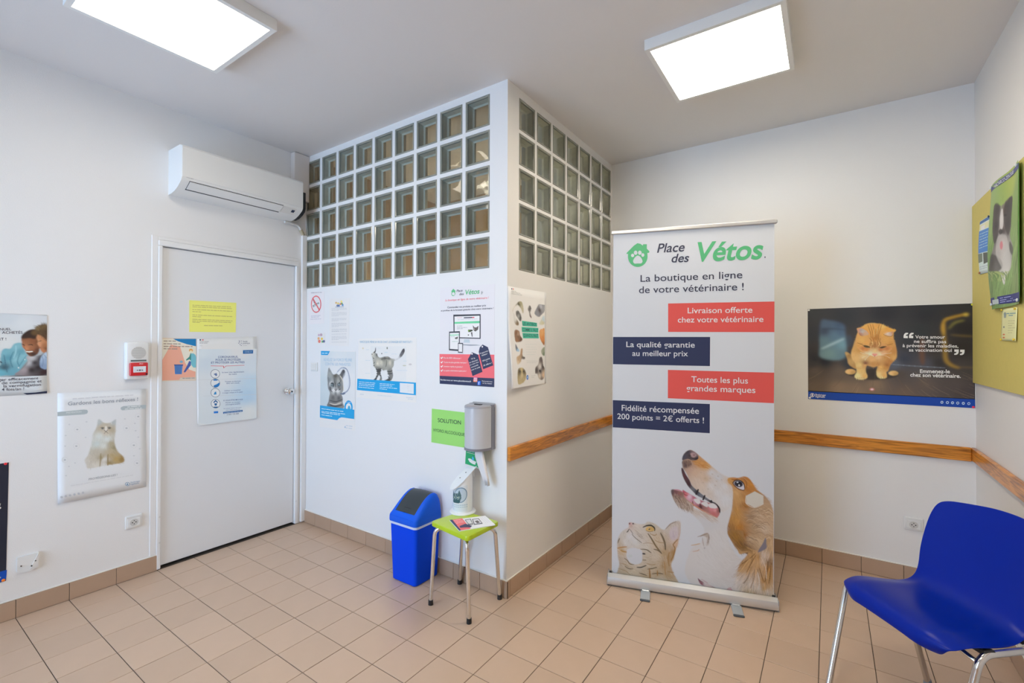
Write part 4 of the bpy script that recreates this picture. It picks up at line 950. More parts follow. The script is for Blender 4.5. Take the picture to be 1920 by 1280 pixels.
for P_, wd_, c_ in (([(560, 240), (620, 215), (690, 212), (740, 250), (745, 295)], 26, (52, 46, 34)), ([(640, 340), (700, 430), (760, 530), (850, 650)], 26, SD), ([(700, 440), (760, 540), (820, 620)], 14, (130, 104, 62)), ([(840, 330), (880, 410), (910, 500), (918, 600)], 30, SD), ([(670, 340), (740, 370), (780, 350)], 14, SM), ([(740, 440), (820, 480), (900, 490)], 12, SM),
                   ([(730, 590), (800, 610), (860, 660)], 20, SD), ([(520, 590), (620, 600), (690, 650)], 18, SD), ([(560, 500), (640, 490), (720, 505)], 9, SM), ([(380, 350), (450, 420), (540, 490)], 14, (120, 108, 96)), ([(340, 265), (320, 300), (300, 320)], 14, (80, 70, 66)), ([(345, 270), (370, 300), (400, 350)], 9, (100, 90, 84)),
                   ([(150, 575), (220, 560), (300, 552)], 18, (176, 126, 70)), ([(200, 600), (240, 625), (300, 635)], 24, (176, 138, 86)), ([(260, 735), (310, 770), (350, 825), (420, 832)], 14, SD), ([(270, 860), (330, 900), (400, 905)], 14, SD), ([(460, 880), (530, 880), (610, 850)], 20, (70, 66, 62)), ([(545, 660), (590, 665)], 26, (60, 58, 62)), ([(550, 765), (610, 765)], 12, SD),
                   ([(630, 910), (700, 900), (780, 880)], 18, SD), ([(500, 970), (560, 990), (620, 1010)], 16, SD), ([(700, 985), (800, 975), (880, 985)], 18, SD), ([(620, 820), (700, 840), (760, 830)], 12, SM), ([(660, 900), (670, 1000), (670, 1095)], 26, (150, 108, 60)), ([(790, 930), (790, 1010)], 20, (156, 116, 66)), ([(900, 780), (910, 900), (920, 1000)], 18, (170, 132, 84)),
                   ([(950, 950), (1050, 960)], 14, (160, 124, 80)), ([(500, 1050), (580, 1050)], 16, SM), ([(180, 810), (260, 830), (330, 870)], 9, SM), ([(160, 900), (260, 930), (360, 1000)], 9, SM), ([(160, 490), (170, 450), (185, 420)], 14, (110, 100, 90)), ([(1120, 430), (1070, 480), (1040, 520)], 18, (150, 116, 80)), ([(1040, 520), (1070, 580), (1050, 680), (1010, 770)], 22, (150, 112, 62)),
                   ([(920, 270), (1000, 190), (1090, 150)], 16, (140, 122, 108)), ([(1150, 170), (1155, 300), (1130, 420)], 12, (190, 170, 158)), ([(980, 640), (960, 740), (980, 860)], 20, (156, 120, 74)), ([(870, 800), (880, 900)], 14, SM)): K.line(P_, wd_, c_, .72)
K.fill([(985, 300), (1040, 240), (1100, 230), (1120, 300), (1110, 400), (1040, 450), (990, 400)], (194, 182, 196), .8, 4); K.ell((1060, 350), 30, 60, (176, 158, 176), .5, 4)
K.fur([(980, 300), (1110, 220), (1120, 400), (1040, 460)], [(1050, 350, -10, -60)], 90, 4, 80, .1, .5, cols=[(206, 200, 200), (198, 190, 190)])
K.field([(600, 262), (640, 232), (700, 232), (738, 270), (725, 300), (650, 306), (612, 290)], [(620, 265, 214, 178, 110), (700, 265, 196, 160, 96), (660, 300, 206, 176, 120)], blur=1); K.ell((660, 268), 14, 14, (70, 56, 44)); K.ell((654, 262), 6, 5, (230, 230, 230)); K.line([(606, 290), (660, 312), (720, 302)], 8, (130, 104, 80), .8)
K.ell((350, 182), 18, 18, (186, 140, 142), .9, 1); K.ell((346, 182), 8, 12, (60, 42, 50)); K.ell((402, 182), 16, 11, (60, 54, 64), .9, 1); K.ell((372, 188), 14, 12, (206, 170, 172), .8, 1)
for k_ in range(22): K.ell((450+k_ % 6*17+(k_//6)*12, 300+(k_//6)*26+(k_ % 6)*12), 6, 5, (110, 88, 70), .8)
K.fill([(300, 640), (310, 590), (420, 570), (535, 610), (548, 700), (535, 800), (440, 835), (350, 800), (300, 720)], (200, 203, 212), 1, 1); K.ell((350, 700), 40, 24, (190, 198, 200), .6, 2)
K.build('picture', 1, label='printed photo of a brown and white dog and a tabby cat looking up')
bs.T = (0, 0, 1)

# ------------------------------------------------------------------ orange cat poster on the back wall
PW = (206, 210, 216)                          # plain white paper as the photo shows it
p = Sheet('poster', 'K', [(130, 103), (1795, 45), (1805, 1093), (135, 1000)], (34, 34, 38), 'dark landscape poster of an orange tabby cat looking at a red dot', T=(1490, 560, 5.3333), n=(4, 4), bulge=lambda u, v: .004*math.sin(math.pi*u)*math.sin(math.pi*v))
p.sheet.name = 'sheet'
K = Canvas(p, (134, 104), (1797, 1000), .0023, (34, 34, 38))
K.field([(100, 20), (1850, 0), (1850, 1120), (100, 1120)], [(200, 150, 52, 54, 58), (500, 160, 44, 46, 50), (900, 130, 36, 36, 40), (1300, 160, 38, 38, 42), (1700, 110, 44, 42, 42), (1250, 320, 44, 46, 48), (1150, 450, 46, 46, 50), (1100, 600, 52, 54, 64), (200, 350, 48, 50, 56), (200, 600, 40, 40, 44), (300, 620, 30, 32, 38),
        (1400, 500, 52, 44, 42), (1700, 300, 36, 32, 32), (1650, 500, 40, 34, 32), (1450, 640, 46, 42, 44), (550, 650, 44, 46, 52), (180, 655, 56, 52, 52), (1000, 655, 78, 82, 92), (1300, 660, 66, 66, 74), (1700, 700, 62, 56, 54), (200, 720, 84, 72, 64), (200, 900, 96, 80, 66), (450, 740, 92, 78, 66), (450, 900, 124, 102, 80), (800, 850, 120, 98, 76), (780, 760, 66, 56, 48), (1050, 750, 74, 64, 58),
        (1300, 850, 88, 74, 66), (1100, 950, 96, 78, 66), (1600, 850, 74, 64, 60), (1700, 950, 66, 56, 52), (620, 930, 122, 100, 78), (1300, 720, 76, 70, 68)], blur=0, clos=False)
K.field([(260, 230), (340, 215), (480, 250), (505, 330), (500, 590), (270, 590), (250, 480)], [(300, 270, 74, 92, 116), (450, 260, 66, 84, 108), (300, 320, 60, 72, 92), (460, 330, 74, 98, 124), (400, 370, 88, 116, 138), (300, 430, 96, 124, 136), (480, 450, 110, 146, 160), (350, 550, 110, 138, 140), (480, 560, 96, 124, 134)], .85, blur=9)
K.line([(270, 500), (380, 450), (490, 400)], 26, (160, 184, 188), .55, True); K.line([(270, 300), (380, 300), (500, 310)], 16, (50, 58, 74), .6)
K.ell((540, 420), 34, 60, (60, 76, 92), .5, 8)
# gilded chair, out of focus
for P_, wd_, c_ in (([(1480, 330), (1478, 280), (1500, 215), (1560, 190), (1660, 165), (1730, 150)], 26, (176, 134, 44)), ([(1490, 300), (1500, 450), (1510, 600), (1560, 660), (1640, 690)], 44, (140, 108, 46)), ([(1540, 300), (1600, 240), (1690, 215)], 22, (122, 112, 52)), ([(1560, 360), (1680, 370), (1790, 375)], 12, (126, 100, 46)), ([(1600, 680), (1800, 690)], 10, (120, 94, 56)),
                   ([(1275, 400), (1270, 520), (1280, 650)], 52, (96, 66, 52))): K.line(P_, wd_, c_, .75)
K.ell((1712, 158), 24, 14, (224, 176, 70), .9, 3); K.ell((1486, 300), 16, 60, (196, 150, 54), .7, 4)
K.soften(14)
for k_ in range(70):
    x = random.uniform(150, 1780); y = random.uniform(700, 1000); dx = (x-800)*.14; q_ = random.choice([(136, 112, 88), (92, 74, 60), (110, 90, 72)])
    K.line([(x, y), (x+dx, y+50), (x+dx*2.1, y+90)], 8, q_, .25)
K.line([(960, 655), (1200, 672), (1500, 690)], 18, (112, 118, 130), .4)
K.setT((1570, 590, 9.146))
K.fill([(140, 1010), (500, 1110), (860, 1095), (1040, 1040), (860, 1000), (700, 930), (480, 930), (300, 980)], (44, 36, 32), .75, 7)
O1, O2, O3, O4 = (206, 152, 84), (190, 128, 58), (222, 180, 120), (150, 96, 44)
K.field([(130, 650), (170, 640), (240, 690), (320, 780), (330, 920), (260, 900), (190, 840), (170, 760)], [(160, 670, 176, 140, 88), (200, 700, 150, 112, 62), (240, 800, 180, 142, 88), (300, 880, 170, 128, 76)], blur=3)
for E_ in (((225, 975), 90, 46), ((960, 1000), 84, 42)): K.field([(E_[0][0]+E_[1]*math.cos(t), E_[0][1]+E_[2]*math.sin(t)) for t in [k*math.pi/6 for k in range(12)]], [(E_[0][0]-40, E_[0][1], 206, 168, 110), (E_[0][0]+40, E_[0][1]+10, 180, 136, 80), (E_[0][0], E_[0][1]-30, 200, 158, 98)], blur=2)
BODY = [(320, 400), (480, 160), (800, 180), (960, 400), (1000, 520), (1020, 640), (1010, 740), (930, 830), (900, 880), (870, 960), (840, 980), (850, 1040), (835, 1080), (760, 1092), (700, 1075), (670, 1020), (672, 950), (690, 880), (620, 900), (520, 870), (490, 900), (490, 980), (515, 1040), (500, 1090), (400, 1112), (310, 1085), (295, 1045), (330, 980), (320, 900), (300, 820), (250, 760), (235, 650), (270, 540)]
K.field(BODY, [(280, 600, 196, 148, 84), (250, 680, 206, 164, 104), (380, 600, 190, 134, 70), (320, 750, 206, 166, 106), (450, 720, 214, 176, 124), (600, 760, 206, 156, 100), (700, 720, 206, 164, 116), (620, 840, 180, 126, 70), (700, 850, 176, 122, 70), (840, 700, 186, 128, 66), (960, 620, 180, 124, 64), (980, 740, 196, 150, 88), (900, 800, 170, 112, 58), (380, 860, 216, 176, 112), (400, 960, 214, 170, 104), (470, 860, 200, 148, 90), (350, 1040, 224, 192, 134), (470, 1050, 206, 160, 92), (420, 1100, 214, 180, 124),
               (480, 830, 110, 60, 44), (740, 900, 206, 160, 92), (820, 900, 180, 124, 62), (700, 1020, 216, 180, 120), (800, 1040, 200, 150, 86), (760, 1080, 220, 188, 130), (850, 860, 150, 96, 50)], blur=2)
K.fur(BODY, [(300, 600, -20, 60), (300, 750, 10, 60), (450, 740, 10, 60), (600, 780, 0, 60), (750, 740, -10, 60), (950, 700, 20, 60), (400, 900, 5, 60), (750, 900, -5, 60), (420, 1060, 0, 40)], 34, 5, 1100, .12, .5)
HEAD = [(335, 235), (370, 225), (440, 200), (500, 165), (580, 155), (660, 158), (740, 155), (800, 180), (880, 215), (950, 245), (1003, 258), (985, 290), (962, 310), (962, 400), (960, 480), (950, 560), (880, 640), (780, 690), (700, 700), (640, 712), (580, 700), (480, 660), (390, 610), (330, 540), (314, 440), (330, 350), (350, 290)]
K.field(HEAD, [(460, 190, 214, 156, 78), (600, 180, 206, 148, 76), (700, 180, 200, 140, 70), (780, 200, 220, 166, 92), (860, 240, 206, 144, 66), (930, 270, 214, 152, 70), (380, 235, 206, 150, 84), (650, 300, 206, 144, 70), (650, 400, 180, 118, 54), (420, 440, 212, 160, 88), (380, 520, 200, 144, 76), (500, 480, 206, 150, 80), (500, 600, 196, 128, 66), (440, 580, 186, 110, 56),
               (820, 450, 200, 148, 80), (900, 500, 190, 134, 68), (850, 580, 180, 112, 60), (740, 600, 176, 104, 56), (640, 540, 160, 104, 56), (640, 620, 220, 176, 118), (560, 670, 226, 200, 166), (500, 660, 220, 186, 146), (720, 670, 222, 190, 150), (780, 660, 206, 160, 116), (900, 620, 196, 140, 86), (400, 620, 206, 156, 96), (640, 700, 220, 190, 160)], blur=1)
K.fur(HEAD, [(450, 300, -30, -50), (600, 250, -5, -60), (700, 250, 5, -60), (850, 300, 40, -50), (400, 500, -60, 20), (900, 500, 60, 20), (500, 620, -50, 30), (800, 640, 50, 30), (640, 600, 0, -50)], 30, 4, 1100, .12, .5)
for e_, i_ in (([(345, 238), (400, 228), (480, 262), (540, 310), (520, 345), (440, 360), (390, 350), (355, 300)], [(395, 270, 150, 142, 142), (430, 290, 176, 168, 160), (370, 270, 196, 130, 96), (480, 320, 190, 150, 116), (400, 330, 170, 116, 92)]), ([(790, 320), (850, 290), (930, 290), (960, 275), (950, 330), (920, 365), (840, 350)], [(860, 320, 200, 180, 166), (910, 320, 186, 160, 144), (940, 310, 180, 118, 84), (820, 325, 196, 160, 130)])): K.field(e_, i_, blur=2)
K.line([(345, 240), (420, 222), (500, 262), (545, 320), (580, 360)], 13, (204, 140, 66), .9); K.line([(750, 350), (820, 310), (900, 285), (1000, 262)], 15, (214, 150, 68), .9); K.line([(790, 335), (840, 360), (920, 370), (950, 340)], 9, (120, 78, 44), .7); K.line([(370, 300), (395, 350), (440, 362)], 9, (150, 90, 60), .6)
for P_ in ([(560, 160), (580, 220), (600, 300), (610, 380)], [(605, 160), (620, 230), (640, 300), (640, 420)], [(720, 160), (700, 240), (690, 320), (690, 420)], [(660, 240), (665, 320), (665, 440)], [(760, 170), (735, 250), (712, 330), (705, 430)], [(520, 170), (545, 240), (570, 320), (580, 400)], [(575, 470), (600, 520), (590, 570)], [(600, 380), (625, 450), (635, 520)], [(710, 400), (690, 460), (700, 520)], [(745, 470), (735, 520), (700, 560)], [(655, 460), (650, 520)],
           [(340, 480), (400, 500), (430, 505)], [(850, 520), (900, 510), (950, 495)], [(560, 480), (560, 530)], [(550, 400), (580, 440), (575, 500)], [(740, 400), (725, 450), (740, 500)]): K.line(P_, 15, O4, .6)
for P_ in ([(580, 470), (600, 470), (600, 520)], [(710, 470), (725, 500), (705, 540)], [(630, 250), (630, 380)], [(690, 230), (675, 330)]): K.line(P_, 10, (226, 184, 120), .6)
K.fill([(445, 530), (500, 528), (560, 548), (560, 562), (510, 566), (465, 552)], (66, 58, 36), .95, 1); K.fill([(720, 562), (780, 540), (835, 545), (810, 562), (760, 576)], (60, 50, 32), .95, 1)
K.line([(430, 520), (500, 530), (562, 556)], 9, (60, 38, 22), .8); K.line([(720, 568), (780, 548), (840, 542)], 9, (60, 38, 22), .8); K.line([(440, 560), (500, 586), (560, 580)], 12, (190, 112, 62), .7); K.line([(722, 590), (780, 596), (830, 580)], 12, (190, 112, 62), .7)
K.field([(596, 670), (640, 660), (684, 670), (670, 695), (640, 706), (610, 695)], [(640, 672, 226, 150, 130), (640, 695, 206, 110, 100)], blur=1); K.line([(640, 704), (640, 716)], 5, (130, 70, 60), .8)
for P_ in ([(560, 680), (470, 670), (390, 640)], [(560, 690), (480, 710), (420, 740)], [(720, 690), (820, 700), (900, 740)], [(720, 680), (830, 670), (930, 650)], [(550, 695), (500, 740), (470, 780)]): K.line(P_, 4, (236, 214, 180), .6)
for x in (350, 385, 420, 455): K.line([(x, 1070), (x+2, 1100)], 5, (140, 96, 50), .6)
for x in (710, 750, 790): K.line([(x, 1060), (x+2, 1086)], 5, (140, 96, 50), .6)
K.line([(320, 900), (380, 920), (470, 900)], 10, (196, 146, 78), .5); K.line([(700, 900), (780, 930), (840, 910)], 10, (180, 128, 64), .5)
K.setT((1490, 560, 5.3333)); K.ell((773, 905), 26, 15, (200, 110, 100), .7, 4); K.ell((773, 905), 15, 9, (255, 176, 176), 1, 1)
K.build('picture', 1, label='printed photo of an orange cat on a wooden floor')
p.poly([(135, 925), (1803, 1005), (1805, 1093), (135, 1000)], (16, 58, 138), 'print_panel', 3)
WH = (224, 222, 220)
p.text('Votre amour', (1205, 396), (1502, 398), 32, WH, .012, lay=4); p.text('ne suffira pas', (1192, 440), (1514, 444), 32, WH, .012, lay=4)
p.text('à prévenir les maladies,', (1078, 482), (1636, 488), 32, WH, .012, lay=4); p.text('sa vaccination oui', (1142, 526), (1570, 530), 32, WH, .012, lay=4)
p.text('Emmenez-le', (1252, 740), (1552, 744), 36, WH, .022, lay=4); p.text('chez son vétérinaire.', (1155, 776), (1660, 790), 36, WH, .022, lay=4)
for x, y, f in ((1088, 340, 1), (1142, 340, 1), (1594, 504, -1), (1652, 506, -1)):
    P_ = [(0, 52), (0, 30), (8, 10), (22, 0), (46, 0), (46, 12), (26, 20), (22, 30), (42, 30), (42, 54)] if f > 0 else [(46, 2), (46, 28), (38, 46), (22, 56), (0, 56), (0, 44), (18, 38), (24, 26), (2, 26), (2, 2)]
    p.poly([(x+a, y+b_) for a, b_ in P_], WH, 'quote_mark', 4)
p.polys([[(150+4*math.cos(t)*0+26+24*math.cos(t), 963+20*math.sin(t)) for t in [k*math.pi/8 for k in range(16)]]], WH, 'logo', 4); p.polys([[(176+18*math.cos(t), 963+15*math.sin(t)) for t in [k*math.pi/8 for k in range(16)]]], (16, 58, 138), 'logo', 5)
p.polys([[(168, 974), (170, 952), (176, 944), (182, 952), (184, 974)]], WH, 'logo', 6)
p.text('Boehringer', (208, 966), (312, 972), 18, WH, .01, lay=4); p.text('Ingelheim', (208, 984), (302, 990), 18, WH, .01, lay=4)
for k_, x in enumerate((1472, 1527, 1578, 1630, 1686, 1741)):
    y = 1034+k_*2.6; L_ = [(x+15*math.cos(t), y+14*math.sin(t)) for t in [q_*math.pi/6 for q_ in range(12)]]
    p.polys([L_], (178, 190, 220), 'icon', 4); p.polys([[(x+9*math.cos(t), y+(8 if k_ % 2 else 6)*math.sin(t)) for t in [q_*math.pi/4 for q_ in range(8)]]], (16, 58, 138), 'icon', 5)
for q_, c_ in (((142, 114), (235, 235, 230)), ((1775, 58), (236, 206, 60)), ((152, 988), (235, 235, 230)), ((1785, 1082), (206, 40, 60))): p.pin(q_, c_, .006)

# ------------------------------------------------------------------ yellow notice board and its papers
YB_ = mat('yellow_board', (.66, .56, .165), .7, noise=(40, .04), bump=(300, .2, .001))
nb = empty('notice_board', (XR-.001, 2.95, 1.2), label='large pale yellow notice board on the right wall', cat='notice board')
obj('board_panel', bx(-.012, 0, -.75, .672, 0, .995, .002), YB_, nb)
PL['Y'] = (Vector((XR-.013, 0, 0)), Vector((0, -1, 0)), Z3, Vector((-1, 0, 0)))
def dogb(u, v): return .003+.020*max(0, math.sin(math.pi*(1-v)))**1.2*(1-u)**.5*(.4+.6*(1-v)) + .006*(1+math.sin(u*7))
p = Sheet('poster', 'Y', [(103, 262), (336, 56), (342, 1172), (103, 1205)], (92, 128, 62), 'tall curling poster of a black and white dog in grass on the yellow board', T=(1840, 290, 4.2667), bulge=dogb)
K = Canvas(p, (105, 250), (335, 1190), .0026, (118, 146, 76))
K.field([(60, 0), (400, 0), (400, 1300), (60, 1300)], [(130, 350, 132, 152, 84), (260, 220, 150, 160, 70), (310, 300, 118, 140, 78), (150, 600, 128, 152, 86), (300, 500, 116, 140, 76), (120, 800, 104, 136, 66), (300, 750, 124, 146, 84), (130, 950, 90, 120, 58), (250, 900, 118, 140, 84), (200, 1050, 116, 140, 84), (300, 1050, 120, 136, 82), (320, 900, 108, 132, 76)], blur=0, clos=False)
K.fur([(80, 800), (340, 700), (340, 1180), (80, 1200)], [(200, 900, 10, -60)], 40, 4, 500, .25, .5)
K.field([(150, 400), (180, 400), (200, 400), (230, 350), (265, 330), (268, 400), (262, 480), (265, 560), (258, 650), (280, 720), (275, 800), (262, 900), (230, 960), (215, 1035), (205, 1010), (190, 940), (120, 950), (130, 880), (150, 780), (165, 700), (150, 600), (148, 500)],
        [(165, 440, 66, 58, 54), (240, 400, 60, 52, 50), (255, 360, 74, 64, 62), (215, 450, 84, 64, 54), (245, 540, 62, 54, 52), (170, 560, 58, 52, 50), (200, 500, 176, 168, 160), (200, 590, 150, 136, 130), (215, 600, 58, 46, 44), (180, 680, 90, 84, 80), (210, 720, 176, 160, 152), (190, 780, 120, 112, 106), (150, 840, 66, 60, 58), (130, 920, 84, 78, 70), (180, 900, 176, 172, 162), (225, 820, 176, 170, 160), (260, 780, 150, 144, 136), (230, 950, 196, 190, 180), (215, 1020, 196, 190, 180)], blur=2)
K.fur([(150, 400), (260, 350), (270, 800), (220, 1000), (130, 920)], [(200, 500, 0, 60), (180, 800, -20, 60)], 12, 4, 300, .15, .35)
for P_ in ([(150, 402), (185, 397), (190, 500), (186, 640), (165, 705), (150, 600)], [(214, 400), (240, 350), (266, 332), (268, 420), (262, 560), (246, 640), (228, 600), (214, 520)], [(150, 790), (200, 830), (208, 900), (160, 950), (116, 945), (130, 860)], [(256, 690), (284, 740), (276, 800), (256, 760)]): K.fill(P_, (44, 36, 34), .8, 3)
K.fill([(186, 650), (230, 640), (250, 740), (262, 860), (230, 960), (200, 880), (176, 780)], (184, 176, 168), .55, 4)
K.ell((222, 480), 9, 8, (30, 24, 22), .9, 1); K.ell((200, 610), 11, 22, (36, 30, 32), .9, 1); K.ell((206, 720), 8, 34, (186, 96, 104), .85, 2); K.fill([(196, 440), (206, 440), (212, 560), (204, 590), (194, 560)], (190, 182, 174), .85, 1)
for k_ in range(40): x = random.uniform(90, 230); K.line([(x, 1010), (x+random.uniform(-20, 20), 960), (x+random.uniform(-50, 50), 930)], 3, random.choice([(150, 160, 96), (90, 116, 56)]), .7)
K.build('picture', 1, label='printed photo of a black and white dog lying in grass')
p.poly([(103, 262), (336, 56), (336, 100), (150, 262), (103, 300)], (62, 62, 110), 'print_panel', 3); p.poly([(105, 1148), (342, 1094), (342, 1172), (104, 1205)], (40, 44, 104), 'print_panel', 3)
p.text('VACARCO-ZENTARE', (150, 262), (282, 146), 30, (206, 206, 210), .004, lay=12)
p.poly([(126, 1162), (176, 1152), (176, 1190), (126, 1198)], (176, 182, 176), 'print_panel', 4)
p.lines([(184, 1150, 260, 1132), (184, 1166, 296, 1144), (184, 1182, 300, 1160)], (160, 166, 200), 9, 4)
for q_ in ((320, 76), (112, 262), (118, 1196), (330, 1160)): p.pin(q_, (196, 196, 190), .007)
p = Sheet('leaflet', 'Y', [(103, 360), (158, 325), (153, 612), (101, 625)], (196, 206, 210), 'narrow blue and white leaflet left of the dog poster on the yellow board', cat='leaflet', T=(1800, 280, 2.6667), bulge=lambda u, v: .002+.006*math.sin(math.pi*v))
p.poly([(103, 362), (158, 327), (158, 345), (103, 376)], (48, 90, 140), 'print_panel'); p.poly([(103, 410), (157, 388), (155, 505), (102, 520)], (52, 116, 180), 'print_panel'); p.poly([(104, 380), (157, 350), (157, 384), (104, 405)], (206, 200, 160), 'picture', 1); p.poly([(112, 385), (132, 374), (132, 396), (112, 402)], (226, 226, 220), 'picture', 2)
p.poly([(101, 522), (122, 518), (121, 560), (101, 568)], (96, 106, 92), 'picture', 1); p.poly([(126, 516), (152, 512), (152, 560), (126, 572)], (70, 74, 66), 'picture', 1)
p.lines([(108, 425+k_*14, 152, 408+k_*14) for k_ in range(6)], (170, 200, 224), 4, 3); p.lines([(106, 590, 148, 578), (106, 600, 140, 590)], (110, 110, 130), 4, 2)
p.pin((106, 617), (150, 96, 60), .006); p.pin((153, 334), (60, 70, 90), .006)
p = Sheet('note', 'Y', [(212, 797), (290, 790), (288, 958), (208, 955)], (214, 206, 150), 'small cream information note pinned under the dog poster on the yellow board', cat='note', T=(1800, 280, 2.6667), bulge=lambda u, v: .002+.004*(1-v)*u)
p.lines([(238, 822, 286, 820), (248, 832, 270, 831)], (92, 140, 150), 6, 2, name='print_lines'); p.lines([(246, 858+k_*12, 284-6*(k_ % 3), 857+k_*12) for k_ in range(6)], (150, 140, 96), 4, 2, 4)
p.polys([[(222, 818), (230, 812), (236, 820), (234, 842), (224, 842)]], (140, 150, 140), 'logo', 2); p.ell((224, 888), 4, 5, (130, 130, 110), 'icon', 2); p.ell((224, 925), 6, 4, (200, 110, 60), 'icon', 2); p.ell((224, 940), 6, 4, (200, 110, 60), 'icon', 2)
for q_ in ((217, 803), (284, 796), (213, 950), (284, 950)): p.pin(q_, (206, 176, 60), .0055)

# ------------------------------------------------------------------ papers on the door
p = Sheet('paper_sign', 'D', [(240, 392), (522, 408), (518, 585), (240, 582)], (228, 222, 118), 'yellow paper notice with lines of small print taped high on the door', cat='paper notice', T=(280, 440, 3.2), n=(4, 4))
rows = []
for y in (424, 434, 450, 462, 482, 492, 508, 518, 526): rows.append((258, y, 498 if y not in (462, 492, 526) else 310, y+(12 if y not in (462, 492, 526) else 3)*(.9)))
p.lines(rows, (150, 146, 96), 6, 2); p.lines([(328, 546, 438, 548)], (140, 138, 96), 6, 2, 5)
p = Sheet('poster', 'D', [(78, 617), (282, 622), (280, 875), (77, 878)], (206, 196, 186), 'small pink and blue poster of a figure beside a bin, on the door', T=(280, 440, 3.2), n=(4, 4))
T_ = (300, 620, 12.8); p.T = T_
p.poly([(52, 195), (860, 195), (860, 1110), (490, 1120), (458, 1178), (52, 1190)], (214, 212, 204), 'print_area', 1)
p.poly([(52, 700), (260, 330), (480, 380), (600, 760), (700, 930), (850, 980), (848, 1108), (490, 1120), (458, 1178), (52, 1190)], (216, 162, 146), 'print_area', 2)
p.poly([(310, 190), (862, 190), (862, 370), (640, 320), (430, 250)], (22, 116, 178), 'print_area', 3)
p.lines([(84, 255, 380, 258), (84, 320, 540, 328), (84, 385, 780, 388), (84, 440, 460, 446)], (120, 104, 100), 34, 4, 7)
p.poly([(345, 830), (545, 830), (520, 1040), (358, 1040)], (78, 126, 196), 'bin_print', 3); p.poly([(335, 806), (555, 806), (550, 836), (340, 836)], (60, 84, 150), 'bin_print', 4)
p.polys([[(380+k_*34, 850), (392+k_*34, 850), (390+k_*33, 1025), (380+k_*33, 1025)] for k_ in range(4)], (52, 100, 170), 'bin_print', 5); p.ell((510, 742), 40, 30, (120, 164, 190), 'mask_print', 3)
p.poly([(700, 720), (745, 740), (735, 830), (600, 1000), (565, 985), (640, 850)], (70, 92, 164), 'figure_print', 3)
p.poly([(740, 545), (800, 540), (850, 580), (866, 640), (860, 880), (800, 880), (750, 820), (730, 700)], (110, 180, 200), 'figure_print', 4); p.poly([(728, 540), (742, 530), (742, 690), (715, 710), (712, 680), (630, 715), (620, 695), (700, 620)], (60, 130, 130), 'figure_print', 5)
p.ell((740, 468), 46, 40, (222, 160, 90), 'figure_print', 5); p.ell((738, 492), 24, 26, (240, 214, 190), 'figure_print', 6); p.lines([(540, 1146, 830, 1140)], (110, 110, 130), 26, 4)
p = Sheet('poster', 'D', [(285, 625), (642, 610), (640, 1095), (285, 1135)], (208, 211, 216), 'blue and white virus prevention poster in a clear sleeve on the door', T=(280, 440, 3.2), bulge=lambda u, v: .002+.007*(1-v)**3+.002*math.sin(9*v))
p.T = (365, 620, 7.108)
K = Canvas(p, (50, 245), (815, 1165), .004, (206, 211, 218))
K.field([(0, 200), (860, 200), (860, 1240), (0, 1240)], [(100, 300, 198, 210, 222), (600, 260, 206, 210, 216), (100, 700, 200, 208, 218), (760, 700, 178, 202, 224), (700, 850, 168, 196, 222), (100, 1100, 196, 206, 216), (720, 1100, 204, 210, 216), (400, 600, 204, 211, 220), (780, 480, 196, 208, 222), (140, 420, 190, 204, 220)], blur=0, clos=False)
K.build('picture', 1)
BL_ = (64, 96, 152)
p.text('CORONAVIRUS,', (308, 362), (574, 358), 26, BL_, .004); p.text('POUR SE PROTÉGER', (276, 400), (612, 396), 26, BL_, .004); p.text('ET PROTÉGER LES AUTRES', (216, 438), (662, 430), 26, BL_, .004)
p.poly([(640, 258), (776, 256), (774, 302), (640, 306)], (32, 96, 160), 'print_panel', 2); p.text('COVID-19', (660, 292), (756, 290), 20, (170, 196, 220), .0, lay=4)
p.polys([[(212, 464), (385, 466), (392, 488), (412, 466), (660, 456), (660, 461), (416, 471), (384, 500), (378, 472), (212, 470)]], (206, 90, 104), 'speech_line', 3)
for k_, y in enumerate((573, 696, 824, 970)):
    p.ell((272, y), 62, 60, (64, 84, 110), 'icon_ring', 2, 32); p.ell((272, y), 57, 55, (208, 214, 222), 'icon_ring', 3, 32)
p.poly([(250, 575), (290, 560), (300, 590), (285, 604)], (96, 116, 160), 'icon', 4)
p.poly([(245, 650), (272, 642), (306, 652), (300, 662), (250, 664)], (36, 112, 184), 'icon', 4); p.poly([(250, 730), (290, 712), (326, 690), (330, 716), (300, 748), (262, 752)], (36, 112, 184), 'icon', 4, clos=True)
p.poly([(248, 850), (262, 815), (282, 808), (286, 846)], (44, 124, 184), 'icon', 4); p.poly([(240, 950), (272, 918), (304, 950), (296, 960), (272, 940), (250, 962)], (44, 96, 150), 'icon', 4); p.poly([(254, 965), (292, 965), (286, 990), (272, 996), (258, 990)], (44, 96, 150), 'icon', 4); p.poly([(240, 1010), (306, 1008), (290, 1026), (254, 1026)], (44, 96, 150), 'icon', 4)
p.poly([(246, 1072), (304, 1068), (304, 1094), (246, 1098)], (36, 112, 196), 'icon', 4)
p.text('Se laver très régulièrement', (362, 562), (656, 552), 16, BL_); p.text('les mains', (456, 586), (560, 582), 16, BL_); p.text('Tousser ou éternuer', (400, 684), (614, 676), 16, BL_); p.text('dans son coude', (420, 706), (592, 700), 16, BL_)
p.text('Utiliser un mouchoir', (392, 806), (610, 794), 16, BL_); p.text('à usage unique et le jeter', (368, 834), (636, 820), 16, BL_); p.text('SI VOUS ÊTES MALADE', (376, 936), (634, 920), 16, BL_, .004); p.text('Porter un masque', (406, 964), (600, 952), 16, BL_); p.text('chirurgical jetable', (404, 990), (600, 976), 16, BL_)
